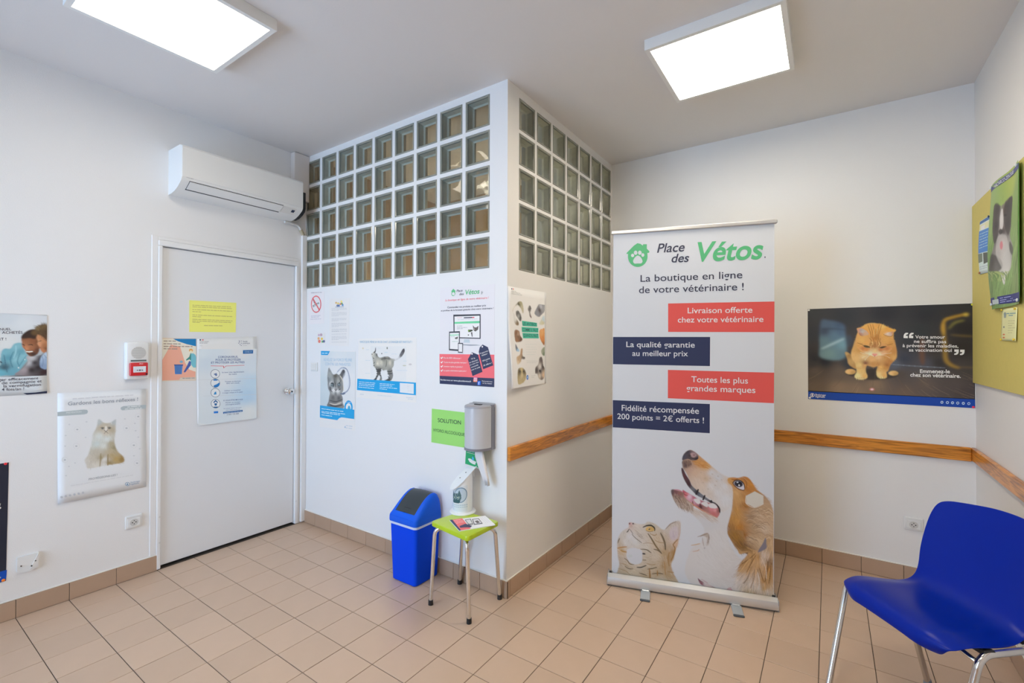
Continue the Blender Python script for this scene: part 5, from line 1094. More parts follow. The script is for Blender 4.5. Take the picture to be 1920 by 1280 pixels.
p.lines([(376, 1040, 624, 1022), (406, 1060, 600, 1046)], (120, 140, 176), 12, 3); p.poly([(370, 1080), (632, 1052), (630, 1076), (372, 1104)], (36, 92, 156), 'print_panel', 3); p.lines([(384, 1098, 620, 1072)], (150, 180, 210), 10, 4)
p.text('0 800 130 000', (420, 1124), (580, 1108), 17, (90, 100, 130), .0, name='phone_number')
p.polys([[(62, 112), (80, 112), (80, 130), (62, 130)]], (50, 50, 90), 'flag_mark', 3); p.polys([[(96, 112), (114, 112), (114, 130), (96, 130)]], (196, 110, 120), 'flag_mark', 3)
p.lines([(60, 150, 186, 148), (60, 168, 180, 166)], (130, 130, 140), 11, 3, 2); p.lines([(64, 200, 100, 200)], (180, 180, 186), 9, 3, 2)
p.polys([[(x, y), (x+9, y), (x+9, y+9), (x, y+9)] for x, y in ((585, 130), (612, 132), (580, 160), (596, 178), (612, 160), (612, 190), (590, 144))], (80, 90, 130), 'logo', 3)
p.text('Santé', (638, 150), (698, 148), 18, (110, 116, 140)); p.text('publique', (636, 174), (732, 172), 18, (110, 116, 140)); p.lines([(640, 198, 700, 197)], (160, 160, 170), 7, 3)
for P_ in ([(40, 652), (820, 632), (820, 636), (40, 656)], [(110, 866), (820, 846), (820, 850), (110, 870)]): p.poly(P_, (188, 194, 204), 'fold_line', 2)

# ------------------------------------------------------------------ papers on the left wall
p = Sheet('poster', 'L', [(-150, 581), (88, 590), (88, 737), (-150, 752)], (192, 198, 206), 'photo poster of a smiling man and child at the left edge of the picture', bulge=lambda u, v: .001+.006*max(0, u-.8)/.2*(1-v)**4)
p.T = (0, 570, 6.736)
K = Canvas(p, (-30, 125), (588, 900), .0028, (190, 196, 204))
K.field([(-60, 100), (620, 100), (620, 920), (-60, 920)], [(100, 160, 186, 194, 204), (500, 160, 190, 196, 206), (300, 250, 196, 202, 210), (50, 500, 198, 202, 206), (60, 700, 170, 186, 196), (400, 880, 60, 54, 54)], blur=0, clos=False)
K.field([(5, 720), (20, 600), (60, 560), (130, 560), (180, 500), (270, 490), (300, 560), (330, 620), (370, 680), (320, 740), (260, 820), (200, 890), (60, 900), (-30, 900), (-30, 760), (0, 780)], [(60, 600, 110, 164, 180), (200, 540, 120, 170, 184), (260, 600, 96, 146, 164), (120, 680, 84, 140, 160), (200, 700, 130, 178, 190), (260, 760, 110, 160, 176), (60, 800, 60, 84, 96), (160, 840, 96, 150, 170), (20, 860, 96, 160, 180), (300, 660, 120, 170, 184)], blur=1)
for P_, c_ in (([(170, 600), (130, 700), (160, 800)], (60, 108, 128)), ([(250, 620), (220, 720), (240, 780)], (70, 120, 140)), ([(50, 640), (70, 760), (90, 860)], (58, 96, 116)), ([(200, 520), (200, 600), (170, 680)], (150, 192, 204)), ([(330, 650), (270, 740), (230, 800)], (80, 130, 150)), ([(0, 720), (20, 740)], (30, 34, 50))): K.line(P_, 16, c_, .6)
K.field([(330, 660), (430, 655), (520, 640), (592, 600), (592, 880), (200, 895), (260, 830), (350, 740)], [(400, 680, 176, 176, 182), (360, 740, 170, 170, 178), (300, 830, 150, 140, 146), (440, 740, 46, 40, 46), (400, 830, 40, 34, 38), (480, 800, 36, 32, 38), (560, 860, 50, 30, 34), (520, 700, 40, 36, 44)], blur=1)
K.field([(270, 420), (290, 380), (360, 330), (430, 318), (490, 330), (500, 420), (500, 560), (480, 620), (430, 655), (370, 655), (330, 610), (310, 570), (282, 540), (275, 500)], [(300, 400, 50, 36, 32), (400, 370, 50, 38, 34), (470, 360, 120, 90, 54), (290, 500, 150, 100, 72), (320, 540, 176, 118, 84), (350, 480, 142, 92, 64), (400, 470, 130, 82, 56), (400, 560, 150, 96, 66), (350, 620, 120, 78, 58), (420, 630, 56, 40, 36), (470, 580, 90, 58, 44), (480, 480, 110, 70, 46), (330, 560, 190, 130, 96)], blur=1)
K.fill([(268, 425), (300, 370), (380, 325), (450, 320), (500, 360), (470, 420), (430, 440), (380, 430), (300, 432)], (44, 32, 30), .9, 2); K.ell((440, 360), 50, 34, (110, 84, 50), .6, 6)
K.line([(280, 505), (310, 520)], 9, (40, 26, 22), .9); K.line([(355, 515), (390, 510), (415, 518)], 9, (40, 26, 22), .9); K.line([(330, 598), (370, 602), (410, 596)], 16, (226, 220, 214), .95); K.line([(330, 588), (370, 590), (412, 584)], 6, (110, 56, 46), .8); K.line([(335, 618), (375, 630), (420, 620)], 14, (60, 40, 36), .7); K.line([(300, 520), (308, 560), (325, 572)], 8, (120, 74, 54), .6)
K.field([(460, 420), (480, 380), (540, 350), (592, 360), (592, 600), (550, 615), (520, 590), (500, 560), (490, 530), (470, 500), (478, 470)], [(480, 470, 190, 140, 104), (530, 450, 176, 122, 84), (490, 510, 196, 140, 106), (560, 520, 150, 98, 64), (540, 580, 176, 116, 80), (580, 560, 110, 70, 46)], blur=1)
K.field([(440, 300), (480, 270), (592, 255), (592, 460), (560, 440), (520, 400), (480, 380), (450, 350)], [(470, 300, 110, 92, 64), (540, 290, 96, 76, 50), (580, 350, 66, 50, 36), (500, 350, 80, 62, 42), (570, 430, 80, 56, 40)], blur=3)
K.fur([(420, 290), (500, 250), (592, 245), (592, 440), (500, 390)], [(450, 280, -40, -10), (540, 280, 10, -50), (560, 400, 30, 40)], 30, 4, 260, .3, .6)
K.line([(485, 470), (520, 462)], 8, (60, 38, 28), .8); K.line([(490, 545), (512, 548)], 7, (120, 60, 54), .8)
K.field([(505, 700), (530, 650), (592, 610), (592, 810), (520, 805), (500, 760)], [(540, 680, 150, 170, 196), (580, 700, 130, 150, 180), (540, 780, 120, 140, 170), (580, 640, 160, 180, 200)], blur=1); K.line([(530, 660), (545, 720), (530, 790)], 7, (90, 108, 140), .7); K.line([(560, 640), (585, 680)], 8, (90, 108, 140), .6)
K.ell((233, 802), 9, 8, (206, 210, 214)); K.ell((312, 700), 7, 7, (206, 210, 214))
K.build('picture', 1, label='printed photo of a man in a blue shirt with a child on his shoulder')
DK = (66, 66, 80)
p.text('NUEL', (-4, 332), (142, 330), 30, DK, .012); p.text('ACHETÉS', (24, 374), (286, 374), 32, DK, .012); p.text('RT !', (-22, 457), (78, 456), 32, DK, .012)
p.text('ger efficacement', (-24, 972), (484, 948), 34, DK, .006); p.text('de compagnie et', (20, 1012), (526, 986), 34, DK, .006); p.text('la vermifugation', (42, 1052), (514, 1030), 34, DK, .006); p.text('4 fois/an !', (20, 1096), (302, 1084), 34, DK, .006)
p.poly([(290, 1124), (440, 1116), (590, 1096), (590, 1124), (340, 1143)], (30, 36, 60), 'print_area', 2)
p = Sheet('poster', 'L', [(42, 95), (965, 48), (968, 1068), (42, 1242)], (204, 208, 216), 'faded white poster of a sitting fluffy cat, beside the door below the alarm', T=(100, 720, 5.563), bulge=lambda u, v: .002+.010*(1-v)**4*(1-u)+.002*math.sin(8*v)*u)
GR = (150, 158, 168)
p.lines([(200, 158, 830, 118)], (182, 186, 196), 18, 2, 3); p.text('Gardons les bons réflexes !', (150, 222), (880, 172), 36, (142, 150, 164), .012)
p.poly([(42, 290), (320, 264), (352, 268), (360, 288), (350, 306), (320, 314), (42, 334)], (160, 172, 180), 'print_panel', 1); p.text('PREVENTION', (134, 306), (290, 294), 16, (200, 206, 212), lay=3)
p.poly([(966, 214), (730, 228), (704, 240), (700, 258), (716, 272), (966, 252)], (160, 172, 180), 'print_panel', 1); p.lines([(770, 242, 905, 232), (745, 264, 920, 252)], (200, 206, 212), 14, 3)
K = Canvas(p, (310, 350), (750, 890), .0026, (204, 208, 216))
CT = [(465, 372), (485, 368), (528, 402), (590, 402), (640, 370), (653, 372), (648, 430), (650, 480), (640, 540), (635, 590), (650, 660), (680, 710), (730, 760), (725, 815), (560, 842), (370, 876), (340, 830), (325, 790), (360, 740), (380, 680), (400, 600), (412, 520), (440, 470), (455, 430)]
K.field(CT, [(480, 390, 168, 178, 184), (630, 390, 168, 176, 182), (550, 420, 176, 170, 156), (500, 450, 176, 168, 152), (600, 470, 170, 160, 140), (550, 500, 190, 182, 170), (480, 540, 196, 204, 208), (560, 570, 198, 206, 210), (450, 620, 184, 196, 200), (520, 640, 196, 202, 204), (600, 620, 160, 152, 130), (630, 660, 140, 132, 108), (450, 700, 176, 172, 162), (400, 780, 180, 176, 168), (440, 840, 196, 194, 190), (500, 760, 150, 138, 108), (530, 780, 200, 202, 206), (530, 840, 198, 200, 202), (600, 740, 160, 142, 106), (650, 780, 166, 144, 96), (710, 780, 140, 116, 70), (580, 820, 140, 122, 84), (350, 800, 190, 188, 184), (600, 690, 170, 160, 138)], blur=2)
K.fur(CT, [(500, 450, -20, 40), (600, 460, 20, 40), (500, 600, -10, 60), (600, 680, 30, 50), (400, 780, -10, 60), (680, 770, 50, 10)], 30, 4, 1000, .10, .5)
for q_ in ((512, 460), (583, 458)): K.ell(q_, 15, 9, (70, 78, 86), .9, 1); K.line([(q_[0]-22, q_[1]-8), (q_[0], q_[1]-12), (q_[0]+20, q_[1]-4)], 5, (110, 96, 84), .7)
K.fill([(540, 440), (556, 440), (560, 480), (548, 488), (538, 480)], (214, 214, 214), .8, 1); K.line([(530, 478), (547, 492), (568, 476)], 6, (90, 84, 84), .8); K.line([(547, 492), (530, 515)], 4, (110, 104, 100), .8); K.line([(547, 492), (570, 512)], 4, (110, 104, 100), .8)
K.line([(495, 720), (490, 790), (482, 855)], 12, (136, 120, 88), .7); K.line([(568, 730), (566, 790), (566, 845)], 14, (136, 120, 88), .8)
K.build('picture', 1, label='printed photo of a fluffy sitting cat')
p.text('PROTÉGEONS-LES !', (364, 1000), (664, 952), 20, (156, 162, 172), .012); p.lines([(176, 1062, 830, 950)], (190, 194, 202), 14, 2, 9)
for x, y in ((118, 788), (248, 472), (238, 645), (762, 458), (884, 337), (838, 636), (870, 822)): p.ell((x, y), 34, 30, (194, 199, 207), 'icon', 2, 20); p.ell((x, y), 31, 27, (204, 208, 216), 'icon', 3, 20); p.ell((x, y), 12, 8, (168, 174, 184), 'icon', 4, 8)
for x, y in ((165, 420), (345, 392), (122, 645), (128, 535), (335, 555), (225, 820), (160, 856), (130, 952), (745, 362), (850, 408), (858, 485), (886, 552), (900, 672), (838, 745)): p.ell((x, y), 11, 7, (188, 193, 202), 'icon', 2, 8)
for k_ in range(6): p.ell((80+k_*45, 1174-k_*9), 13, 12, (170, 176, 188), 'icon', 1, 12)
p.ell((770, 1040), 25, 20, (110, 146, 178), 'logo', 1); p.ell((770, 1040), 19, 15, (204, 208, 216), 'logo', 2); p.polys([[(758, 1052), (764, 1036), (772, 1028), (780, 1050)]], (110, 146, 178), 'logo', 3); p.text('Boehringer', (802, 1030), (902, 1014), 15, (130, 156, 184)); p.text('Ingelheim', (802, 1050), (890, 1036), 15, (130, 156, 184))
p = Sheet('poster', 'L', [(-130, 888), (16.7, 866.6), (11.2, 1088.5), (-130, 1131)], (32, 36, 52), 'dark poster with a blue foot strip at the lower left edge of the picture', n=(3, 3))
p.poly([(-130, 1106), (13, 1068), (11.4, 1087.5), (-130, 1130)], (10, 70, 170), 'print_panel', 1)
p.text('g', (-6, 952), (2, 950), 10, (206, 206, 212), .01); p.text('o', (-3, 1085), (2, 1083), 4, (206, 206, 212), .01)
p.pin((10, 869), (206, 40, 50), .006); p.pin((6, 1087), (222, 120, 40), .007)

# ------------------------------------------------------------------ papers on the middle wall
p = Sheet('paper_sign', 'B', [(82, 75), (205, 66), (203, 324), (82, 332)], (210, 212, 222), 'small no-smoking sign under the glass bricks in the corner', cat='sign', T=(560, 530, 4.267), n=(3, 3))
p.ell((140, 171), 41, 69, (204, 96, 104), 'ring', 1, 40); p.ell((140, 171), 34, 60, (208, 210, 220), 'ring', 2, 40)
p.polys([[(112, 182), (160, 156), (166, 166), (118, 196)], [(113, 140), (118, 136), (150, 172), (146, 178)], [(120, 150), (125, 148), (130, 166), (126, 168)]], (96, 112, 124), 'cigarette', 3); p.polys([[(119, 185), (158, 164), (160, 168), (121, 190)]], (206, 210, 216), 'cigarette', 4)
p.polys([[(108, 122), (116, 118), (172, 218), (166, 226)]], (204, 96, 104), 'bar', 5); p.text('INTERDICTION DE FUMER', (100, 84), (186, 80), 7, (120, 120, 140)); p.lines([(100, 268, 180, 262), (100, 278, 170, 274), (95, 293, 188, 290)], (150, 152, 176), 6, 2)
p = Sheet('paper_sign', 'B', [(246, 128), (408, 122), (400, 508), (246, 500)], (208, 212, 219), 'white printed letter with small drawings at its top on the middle wall', cat='paper notice', T=(560, 530, 4.267), n=(3, 3))
rows = []
for a_, n_ in ((206, 3), (240, 4), (288, 3), (326, 4), (372, 3), (392, 1), (412, 1), (430, 4), (476, 1)):
    for k_ in range(n_): rows.append((264, a_+k_*9, 385 if k_ < n_-1 or n_ == 1 else 320, a_+k_*9-2))
p.lines(rows, (156, 160, 172), 4.2, 2); p.poly([(292, 192), (362, 190), (362, 194), (292, 196)], (120, 140, 170), 'print_area', 1)
for x, y, c_ in ((300, 160, (200, 170, 120)), (316, 165, (206, 190, 110)), (322, 182, (70, 110, 170)), (334, 170, (190, 130, 110)), (342, 150, (216, 200, 110)), (352, 178, (80, 130, 196)), (310, 182, (96, 110, 150)), (346, 166, (110, 160, 110))): p.ell((x, y), 8, 9, c_, 'drawing', 1, 8)
p = Sheet('sticker', 'B', [(150, 402), (212, 402), (212, 486), (150, 486)], (206, 210, 216), 'tiny sticker of coloured cartoon animals below the no-smoking sign', cat='sticker', T=(560, 530, 4.267), n=(1, 1))
for x, y, r_, c_ in ((162, 418, 8, (180, 160, 190)), (180, 416, 10, (170, 150, 170)), (160, 445, 9, (210, 160, 110)), (166, 468, 11, (206, 120, 110)), (186, 448, 9, (220, 190, 90)), (190, 470, 8, (110, 170, 120)), (202, 468, 9, (90, 100, 150))): p.ell((x, y), r_, r_*1.2, c_, 'drawing', 1, 10)
# kitten poster
p = Sheet('poster', 'B', [(88, 133), (578, 136), (570, 1258), (72, 1205)], (210, 214, 220), 'tall pale blue poster of a kitten with a magnifier on the middle wall', T=(590, 640, 7.533), n=(4, 4))
K = Canvas(p, (84, 136), (574, 990), .0024, (200, 210, 220))
K.field([(40, 100), (620, 100), (620, 1100), (40, 1100)], [(120, 200, 190, 204, 216), (540, 180, 196, 206, 216), (300, 400, 206, 212, 220), (120, 600, 184, 200, 212), (540, 600, 206, 212, 220), (120, 850, 180, 196, 208), (500, 850, 204, 210, 218)], blur=0, clos=False)
KT = [(195, 380), (215, 385), (262, 465), (310, 455), (350, 470), (395, 400), (425, 410), (430, 470), (400, 530), (410, 620), (400, 700), (380, 740), (398, 800), (395, 860), (405, 940), (185, 920), (195, 850), (205, 780), (215, 720), (190, 660), (182, 580), (178, 500)]
K.field(KT, [(195, 400, 130, 136, 140), (220, 470, 150, 156, 158), (210, 540, 130, 138, 142), (290, 480, 84, 82, 74), (230, 600, 196, 200, 204), (220, 660, 96, 100, 106), (260, 620, 96, 104, 110), (270, 690, 206, 210, 212), (320, 700, 196, 200, 204), (340, 640, 96, 98, 100), (340, 560, 150, 154, 154), (380, 470, 90, 92, 96), (410, 430, 70, 72, 78), (300, 740, 110, 112, 114), (260, 790, 90, 92, 94), (340, 800, 86, 88, 92), (280, 860, 110, 110, 112), (350, 880, 130, 130, 130), (220, 900, 100, 104, 110)], blur=2)
K.fur(KT, [(200, 480, -5, -40), (300, 560, 0, -50), (300, 760, 0, 50), (400, 430, 10, -40)], 12, 4, 700, .2, .4)
for P_, w_, c_ in (([(230, 590), (262, 600), (265, 630)], 18, (44, 50, 58)), ([(322, 610), (350, 592), (362, 615)], 16, (44, 50, 58)), ([(330, 690), (365, 670)], 8, (50, 54, 60)), ([(275, 520), (285, 580), (300, 650)], 10, (60, 60, 58)), ([(300, 520), (300, 600)], 8, (70, 70, 66)), ([(350, 520), (365, 560), (345, 590)], 8, (60, 62, 64)), ([(280, 670), (300, 690), (320, 672)], 8, (60, 60, 62)), ([(210, 870), (290, 890), (380, 860)], 10, (196, 194, 188)), ([(210, 830), (300, 850), (390, 820)], 10, (60, 62, 66)), ([(220, 900), (300, 915), (390, 895)], 12, (50, 52, 56)),
                   ([(215, 640), (225, 680), (250, 710)], 12, (70, 72, 78)), ([(190, 500), (200, 560), (190, 620)], 8, (90, 96, 100)), ([(355, 480), (400, 560), (405, 690)], 14, (196, 192, 178)), ([(345, 490), (392, 570), (398, 690)], 4, (90, 90, 90))): K.line(P_, w_, c_, .75)
for q_ in ((243, 614), (343, 610)): K.ell(q_, 24, 20, (60, 66, 74), .9, 1); K.ell(q_, 17, 14, (150, 176, 186), .9, 1); K.ell(q_, 9, 11, (26, 30, 36)); K.ell((q_[0]-4, q_[1]-5), 3, 3, (220, 226, 232))
K.ell((300, 668), 12, 8, (120, 104, 106), .9, 1); K.ell((262, 690), 26, 18, (206, 208, 212), .6, 3); K.ell((330, 700), 28, 18, (204, 208, 212), .6, 3)
K.line([(320, 430), (380, 375), (450, 390), (490, 500), (495, 620), (460, 700), (400, 730)], 11, (130, 142, 168), .85, False); K.line([(310, 450), (340, 400), (400, 372)], 6, (180, 190, 206), .8, False); K.ell((440, 560), 46, 130, (206, 214, 226), .45, 8); K.line([(470, 470), (484, 560), (470, 650)], 6, (170, 182, 204), .8); K.line([(365, 735), (400, 740), (430, 730)], 14, (90, 104, 130), .8)
K.build('picture', 1, label='printed photo of a tabby kitten behind a magnifier')
CY_ = (22, 150, 214)
p.poly([(90, 133), (218, 136), (186, 192), (92, 190)], CY_, 'print_panel', 3); p.lines([(106, 170, 186, 170)], (190, 220, 236), 16, 5)
LB = (142, 178, 208)
p.text('RÉVÉLEZ SA FORCE FÉLINE', (132, 275), (526, 280), 38, LB, -.004, lay=3); p.text('CONTRE LES PARASITES', (150, 334), (504, 346), 38, LB, -.004, lay=3)
p.ell((480, 930), 58, 98, CY_, 'badge', 3, 36); p.ell((480, 930), 38, 60, (206, 214, 222), 'badge', 4, 30); p.poly([(470, 1000), (470, 930), (490, 905), (505, 930), (512, 1000)], (60, 160, 206), 'badge', 5, clos=True); p.text('DOUBLE', (446, 862), (514, 868), 15, (220, 230, 240), lay=6)
p.poly([(78, 900), (562, 964), (560, 1094), (384, 1070), (350, 1080), (322, 1110), (76, 1072)], CY_, 'print_panel', 6)
p.lines([(100, 952, 410, 992), (100, 990, 450, 1030), (102, 1008, 380, 1044), (100, 1038, 250, 1058)], (200, 226, 240), 13, 8, 6)
p.lines([(440, 1190, 534, 1204), (440, 1222, 530, 1236)], (150, 176, 204), 14, 2, 8, name='fine_print'); p.ell((430, 1208), 9, 14, (150, 176, 204), 'logo', 1)
# standing cat poster
p = Sheet('poster', 'B', [(115, 135), (1106, 112), (1100, 1232), (82, 1140)], (211, 215, 220), 'wide white and blue poster of a standing tabby cat on the middle wall', T=(660, 620, 9.146), n=(4, 4))
K = Canvas(p, (320, 262), (930, 880), .0021, (206, 212, 219))
KC = [(400, 290), (410, 340), (400, 370), (430, 400), (440, 430), (480, 460), (540, 445), (620, 440), (680, 475), (780, 470), (830, 380), (870, 315), (895, 305), (905, 350), (870, 420), (820, 470), (760, 510), (722, 520), (715, 600), (690, 640), (695, 700), (705, 760), (690, 820), (650, 860), (560, 855), (600, 830), (640, 790), (610, 720), (600, 670), (530, 680), (510, 650), (490, 720), (512, 800), (510, 845), (470, 848), (485, 800), (470, 760), (440, 790), (415, 845), (370, 842), (405, 800), (430, 730), (410, 650), (370, 600), (360, 520), (345, 450), (330, 400), (360, 370), (395, 340)]
K.field(KC, [(400, 310, 110, 116, 116), (350, 400, 190, 192, 188), (370, 440, 170, 174, 170), (430, 400, 120, 124, 124), (380, 540, 150, 154, 150), (440, 560, 196, 196, 186), (500, 540, 190, 190, 180), (560, 460, 100, 102, 100), (520, 480, 120, 122, 116), (600, 530, 150, 152, 144), (650, 540, 190, 190, 180), (640, 460, 110, 112, 110), (700, 540, 140, 144, 140), (790, 460, 196, 200, 206), (840, 410, 90, 92, 100), (880, 340, 66, 66, 74), (430, 650, 120, 122, 120), (460, 680, 50, 52, 54), (400, 830, 70, 72, 74), (490, 780, 120, 124, 124), (600, 640, 150, 152, 148), (640, 700, 110, 112, 110), (690, 740, 120, 122, 124), (620, 840, 60, 62, 64), (760, 490, 200, 204, 210)], blur=1)
K.fur(KC, [(400, 350, 0, -50), (450, 560, 50, 10), (600, 500, 50, 10), (850, 400, 25, -50), (440, 720, -10, 50), (640, 720, -10, 50)], 10, 5, 700, .22, .4)
for P_, w_ in (([(405, 290), (400, 350), (375, 375)], 14), ([(425, 390), (430, 430)], 14), ([(410, 655), (450, 670), (500, 650)], 16), ([(420, 690), (455, 700), (500, 680)], 16), ([(420, 730), (450, 740), (490, 725)], 12), ([(415, 780), (440, 775)], 12), ([(600, 690), (650, 700), (690, 680)], 12), ([(610, 740), (650, 735), (690, 730)], 12), ([(620, 780), (640, 810)], 14), ([(500, 490), (560, 475), (640, 480)], 9), ([(590, 500), (590, 570), (580, 620)], 9), ([(370, 560), (390, 540)], 8), ([(365, 600), (390, 590)], 8), ([(560, 852), (640, 856)], 16), ([(372, 840), (412, 842)], 14), ([(470, 760), (500, 770)], 10), ([(340, 400), (352, 405)], 8), ([(360, 460), (380, 480)], 8)): K.line(P_, w_, (56, 58, 60), .7)
K.build('picture', 1, label='printed photo of a tabby cat walking with its tail up')
p.text("PARCE QU'IL MÈNE SA VIE DE CHAT, LE DANGER EST PARTOUT !", (138, 206), (1036, 210), 36, (130, 172, 206), .0)
p.poly([(92, 820), (1098, 888), (1096, 1104), (86, 1014)], CY_, 'print_panel', 2); p.poly([(822, 892), (1062, 908), (1060, 1082), (822, 1056)], (206, 214, 224), 'print_panel', 3)
p.lines([(120, 878, 410, 902), (120, 908, 402, 930), (120, 936, 386, 958), (112, 966, 384, 994)], (206, 228, 240), 13, 4, 11); p.lines([(478, 908, 730, 926), (478, 936, 690, 952), (478, 966, 776, 994), (478, 996, 612, 1010)], (206, 228, 240), 13, 4, 12)
p.lines([(945, 930, 990, 934), (945, 960, 985, 964), (945, 990, 980, 994), (955, 1030, 1035, 1038)], (180, 190, 202), 10, 4)
p.lines([(440, 1108, 690, 1128)], (170, 190, 210), 12, 2); p.lines([(930, 1145, 1056, 1156), (960, 1172, 1050, 1182)], (160, 180, 204), 13, 2); p.lines([(140, 1090, 200, 1094)], (140, 160, 190), 13, 2, 3)
for x, y, w_ in ((240, 325, 70), (230, 508, 80), (225, 730, 80), (680, 400, 90), (880, 520, 70), (770, 680, 180), (450, 300, 40)): p.lines([(x, y, x+w_, y+3)], (170, 194, 214), 11, 2, x)
for x, y, c_, rx, ry in ((605, 296, (130, 134, 126), 14, 26), (512, 390, (110, 114, 116), 11, 15), (190, 300, (206, 200, 180), 16, 20), (900, 596, (186, 190, 180), 40, 14), (1000, 575, (190, 190, 196), 34, 20), (585, 370, (190, 206, 216), 40, 12)): p.ell((x, y), rx*.8, ry*.8, c_, 'drawing', 3, 12)
# web shop poster
p = Sheet('poster', 'B', [(32, 62), (690, 12), (683, 1252), (28, 1210)], (206, 210, 222), 'web shop poster with screens and a salmon lower part, left of the corner', T=(820, 530, 6.4), n=(4, 4))
p.poly([(168, 100), (193, 72), (220, 98), (214, 108), (216, 135), (200, 158), (180, 158), (168, 138), (172, 108)], GREEN, 'logo', 1, clos=False); p.ell((193, 132), 17, 19, (206, 210, 222), 'logo', 2)
p.text('Place', (232, 112), (304, 104), 28, DARKT, .004, .2); p.text('des', (264, 150), (318, 146), 28, DARKT, .004, .2); p.text('Vétos', (328, 142), (508, 128), 56, GREEN, .018, .2); p.text('fr', (524, 138), (550, 136), 38, (84, 100, 100), .0, .2)
p.text('La boutique en ligne de votre vétérinaire !', (96, 222), (616, 190), 24, (226, 112, 124), .002, .2)
p.text('Commandez vos produits au meilleur prix', (122, 306), (586, 282), 22, DARKT, .004); p.text('et profitez de la livraison gratuite chez votre vétérinaire !', (44, 344), (676, 314), 20, DARKT, .004)
SC = (214, 218, 226)
p.poly([(192, 382), (520, 376), (520, 672), (196, 664)], (58, 62, 72), 'screen_print', 1); p.poly([(206, 404), (508, 394), (508, 660), (208, 652)], SC, 'screen_print', 2); p.poly([(206, 470), (508, 458), (508, 484), (206, 492)], (100, 196, 150), 'screen_print', 3); p.poly([(318, 414), (420, 410), (420, 422), (318, 426)], (58, 52, 70), 'screen_print', 3); p.poly([(420, 410), (446, 409), (446, 421), (420, 422)], (206, 80, 96), 'screen_print', 3)
p.lines([(240, 422, 306, 419)], (200, 120, 140), 8, 3); p.lines([(236, 522, 300, 520), (236, 542, 360, 538), (236, 556, 306, 552)], (130, 134, 146), 9, 3); p.lines([(246, 446, 480, 436)], (176, 180, 190), 10, 3, 8)
p.poly([(426, 508), (448, 535), (470, 535), (496, 514), (490, 560), (468, 578), (456, 584), (436, 570)], (92, 88, 88), 'cat_ear_print', 3); p.poly([(440, 535), (452, 560), (448, 570), (438, 556)], (160, 150, 146), 'cat_ear_print', 4)
p.poly([(370, 562), (426, 562), (424, 578), (396, 590), (372, 590)], (64, 70, 52), 'screen_print', 3); p.ell((378, 576), 10, 8, (120, 160, 70), 'screen_print', 4, 10); p.ell((374, 626), 7, 8, (90, 80, 80), 'screen_print', 3, 10); p.poly([(404, 596), (420, 590), (424, 646), (416, 648)], (80, 76, 80), 'screen_print', 3)
p.poly([(320, 676), (386, 678), (392, 720), (316, 718)], (176, 192, 206), 'screen_stand', 1); p.poly([(304, 738), (470, 742), (520, 750), (400, 756), (304, 748)], (140, 150, 164), 'screen_stand', 1)
p.poly([(142, 586), (272, 580), (268, 820), (140, 810)], (62, 66, 76), 'tablet_print', 3); p.poly([(152, 602), (262, 598), (258, 800), (152, 792)], SC, 'tablet_print', 4); p.poly([(152, 622), (262, 618), (262, 630), (152, 634)], (140, 206, 176), 'tablet_print', 5); p.poly([(210, 660), (250, 645), (246, 672), (220, 676)], (100, 96, 96), 'tablet_print', 5); p.lines([(164, 650, 208, 648), (178, 708, 250, 706)], (140, 180, 160), 10, 5)
p.poly([(250, 720), (310, 722), (306, 842), (250, 838)], (62, 66, 76), 'phone_print', 6); p.poly([(257, 732), (303, 734), (300, 830), (257, 826)], SC, 'phone_print', 7)
p.poly([(26, 854), (684, 862), (684, 1146), (28, 1115)], (228, 104, 116), 'print_panel', 1); p.poly([(28, 1115), (684, 1146), (683, 1252), (30, 1210)], (44, 52, 86), 'print_panel', 2)
WP = (226, 220, 226)
for y, t_, e_ in ((908, 'Plus de 6000 références !', 286), (960, 'Toutes les plus grandes marques !', 356), (1010, 'Livraison rapide et gratuite !', 306), (1060, 'La qualité vétérinaire à petit prix !', 350)):
    p.text(t_, (76, y), (e_, y+6), 17, WP, .006); p.polys([[(38, y-10), (46, y-14), (52, y-6), (62, y-22), (68, y-16), (54, y+6), (48, y+4)]], (236, 232, 232), 'tick', 3)
for L_ in ([(416, 832), (490, 862), (542, 1068), (424, 1118), (368, 916)], [(544, 740), (608, 772), (672, 990), (552, 1036), (498, 828), (510, 776)]): p.poly(L_, (48, 54, 86), 'tag_print', 4)
p.ell((418, 852), 9, 11, (214, 214, 222), 'tag_print', 5); p.ell((542, 766), 9, 11, (214, 214, 222), 'tag_print', 5)
for t_, L_, R_ in (('10 %', (410, 920), (456, 912)), ('de réduction', (388, 966), (490, 930)), ('sur votre 1ère', (394, 994), (498, 956)), ('commande', (408, 1022), (494, 990)), ('avec le code', (412, 1054), (516, 1016)), ('Programme', (516, 856), (612, 822)), ('fidélité !', (536, 880), (606, 856)), ('200 points', (544, 946), (634, 912)), ('=', (592, 952), (604, 948)), ('2€ offerts !', (556, 1002), (656, 966))): p.text(t_, L_, R_, 16, WP, .006, lay=6)
p.text('Rendez-vous sur www.placedesvetos.fr', (40, 1170), (408, 1192), 18, (226, 226, 234), .012, lay=5); p.text('Retrouvez-nous', (538, 1184), (662, 1192), 14, WP, .004, lay=5); p.text('sur les réseaux', (544, 1208), (658, 1216), 14, WP, .004, lay=5)
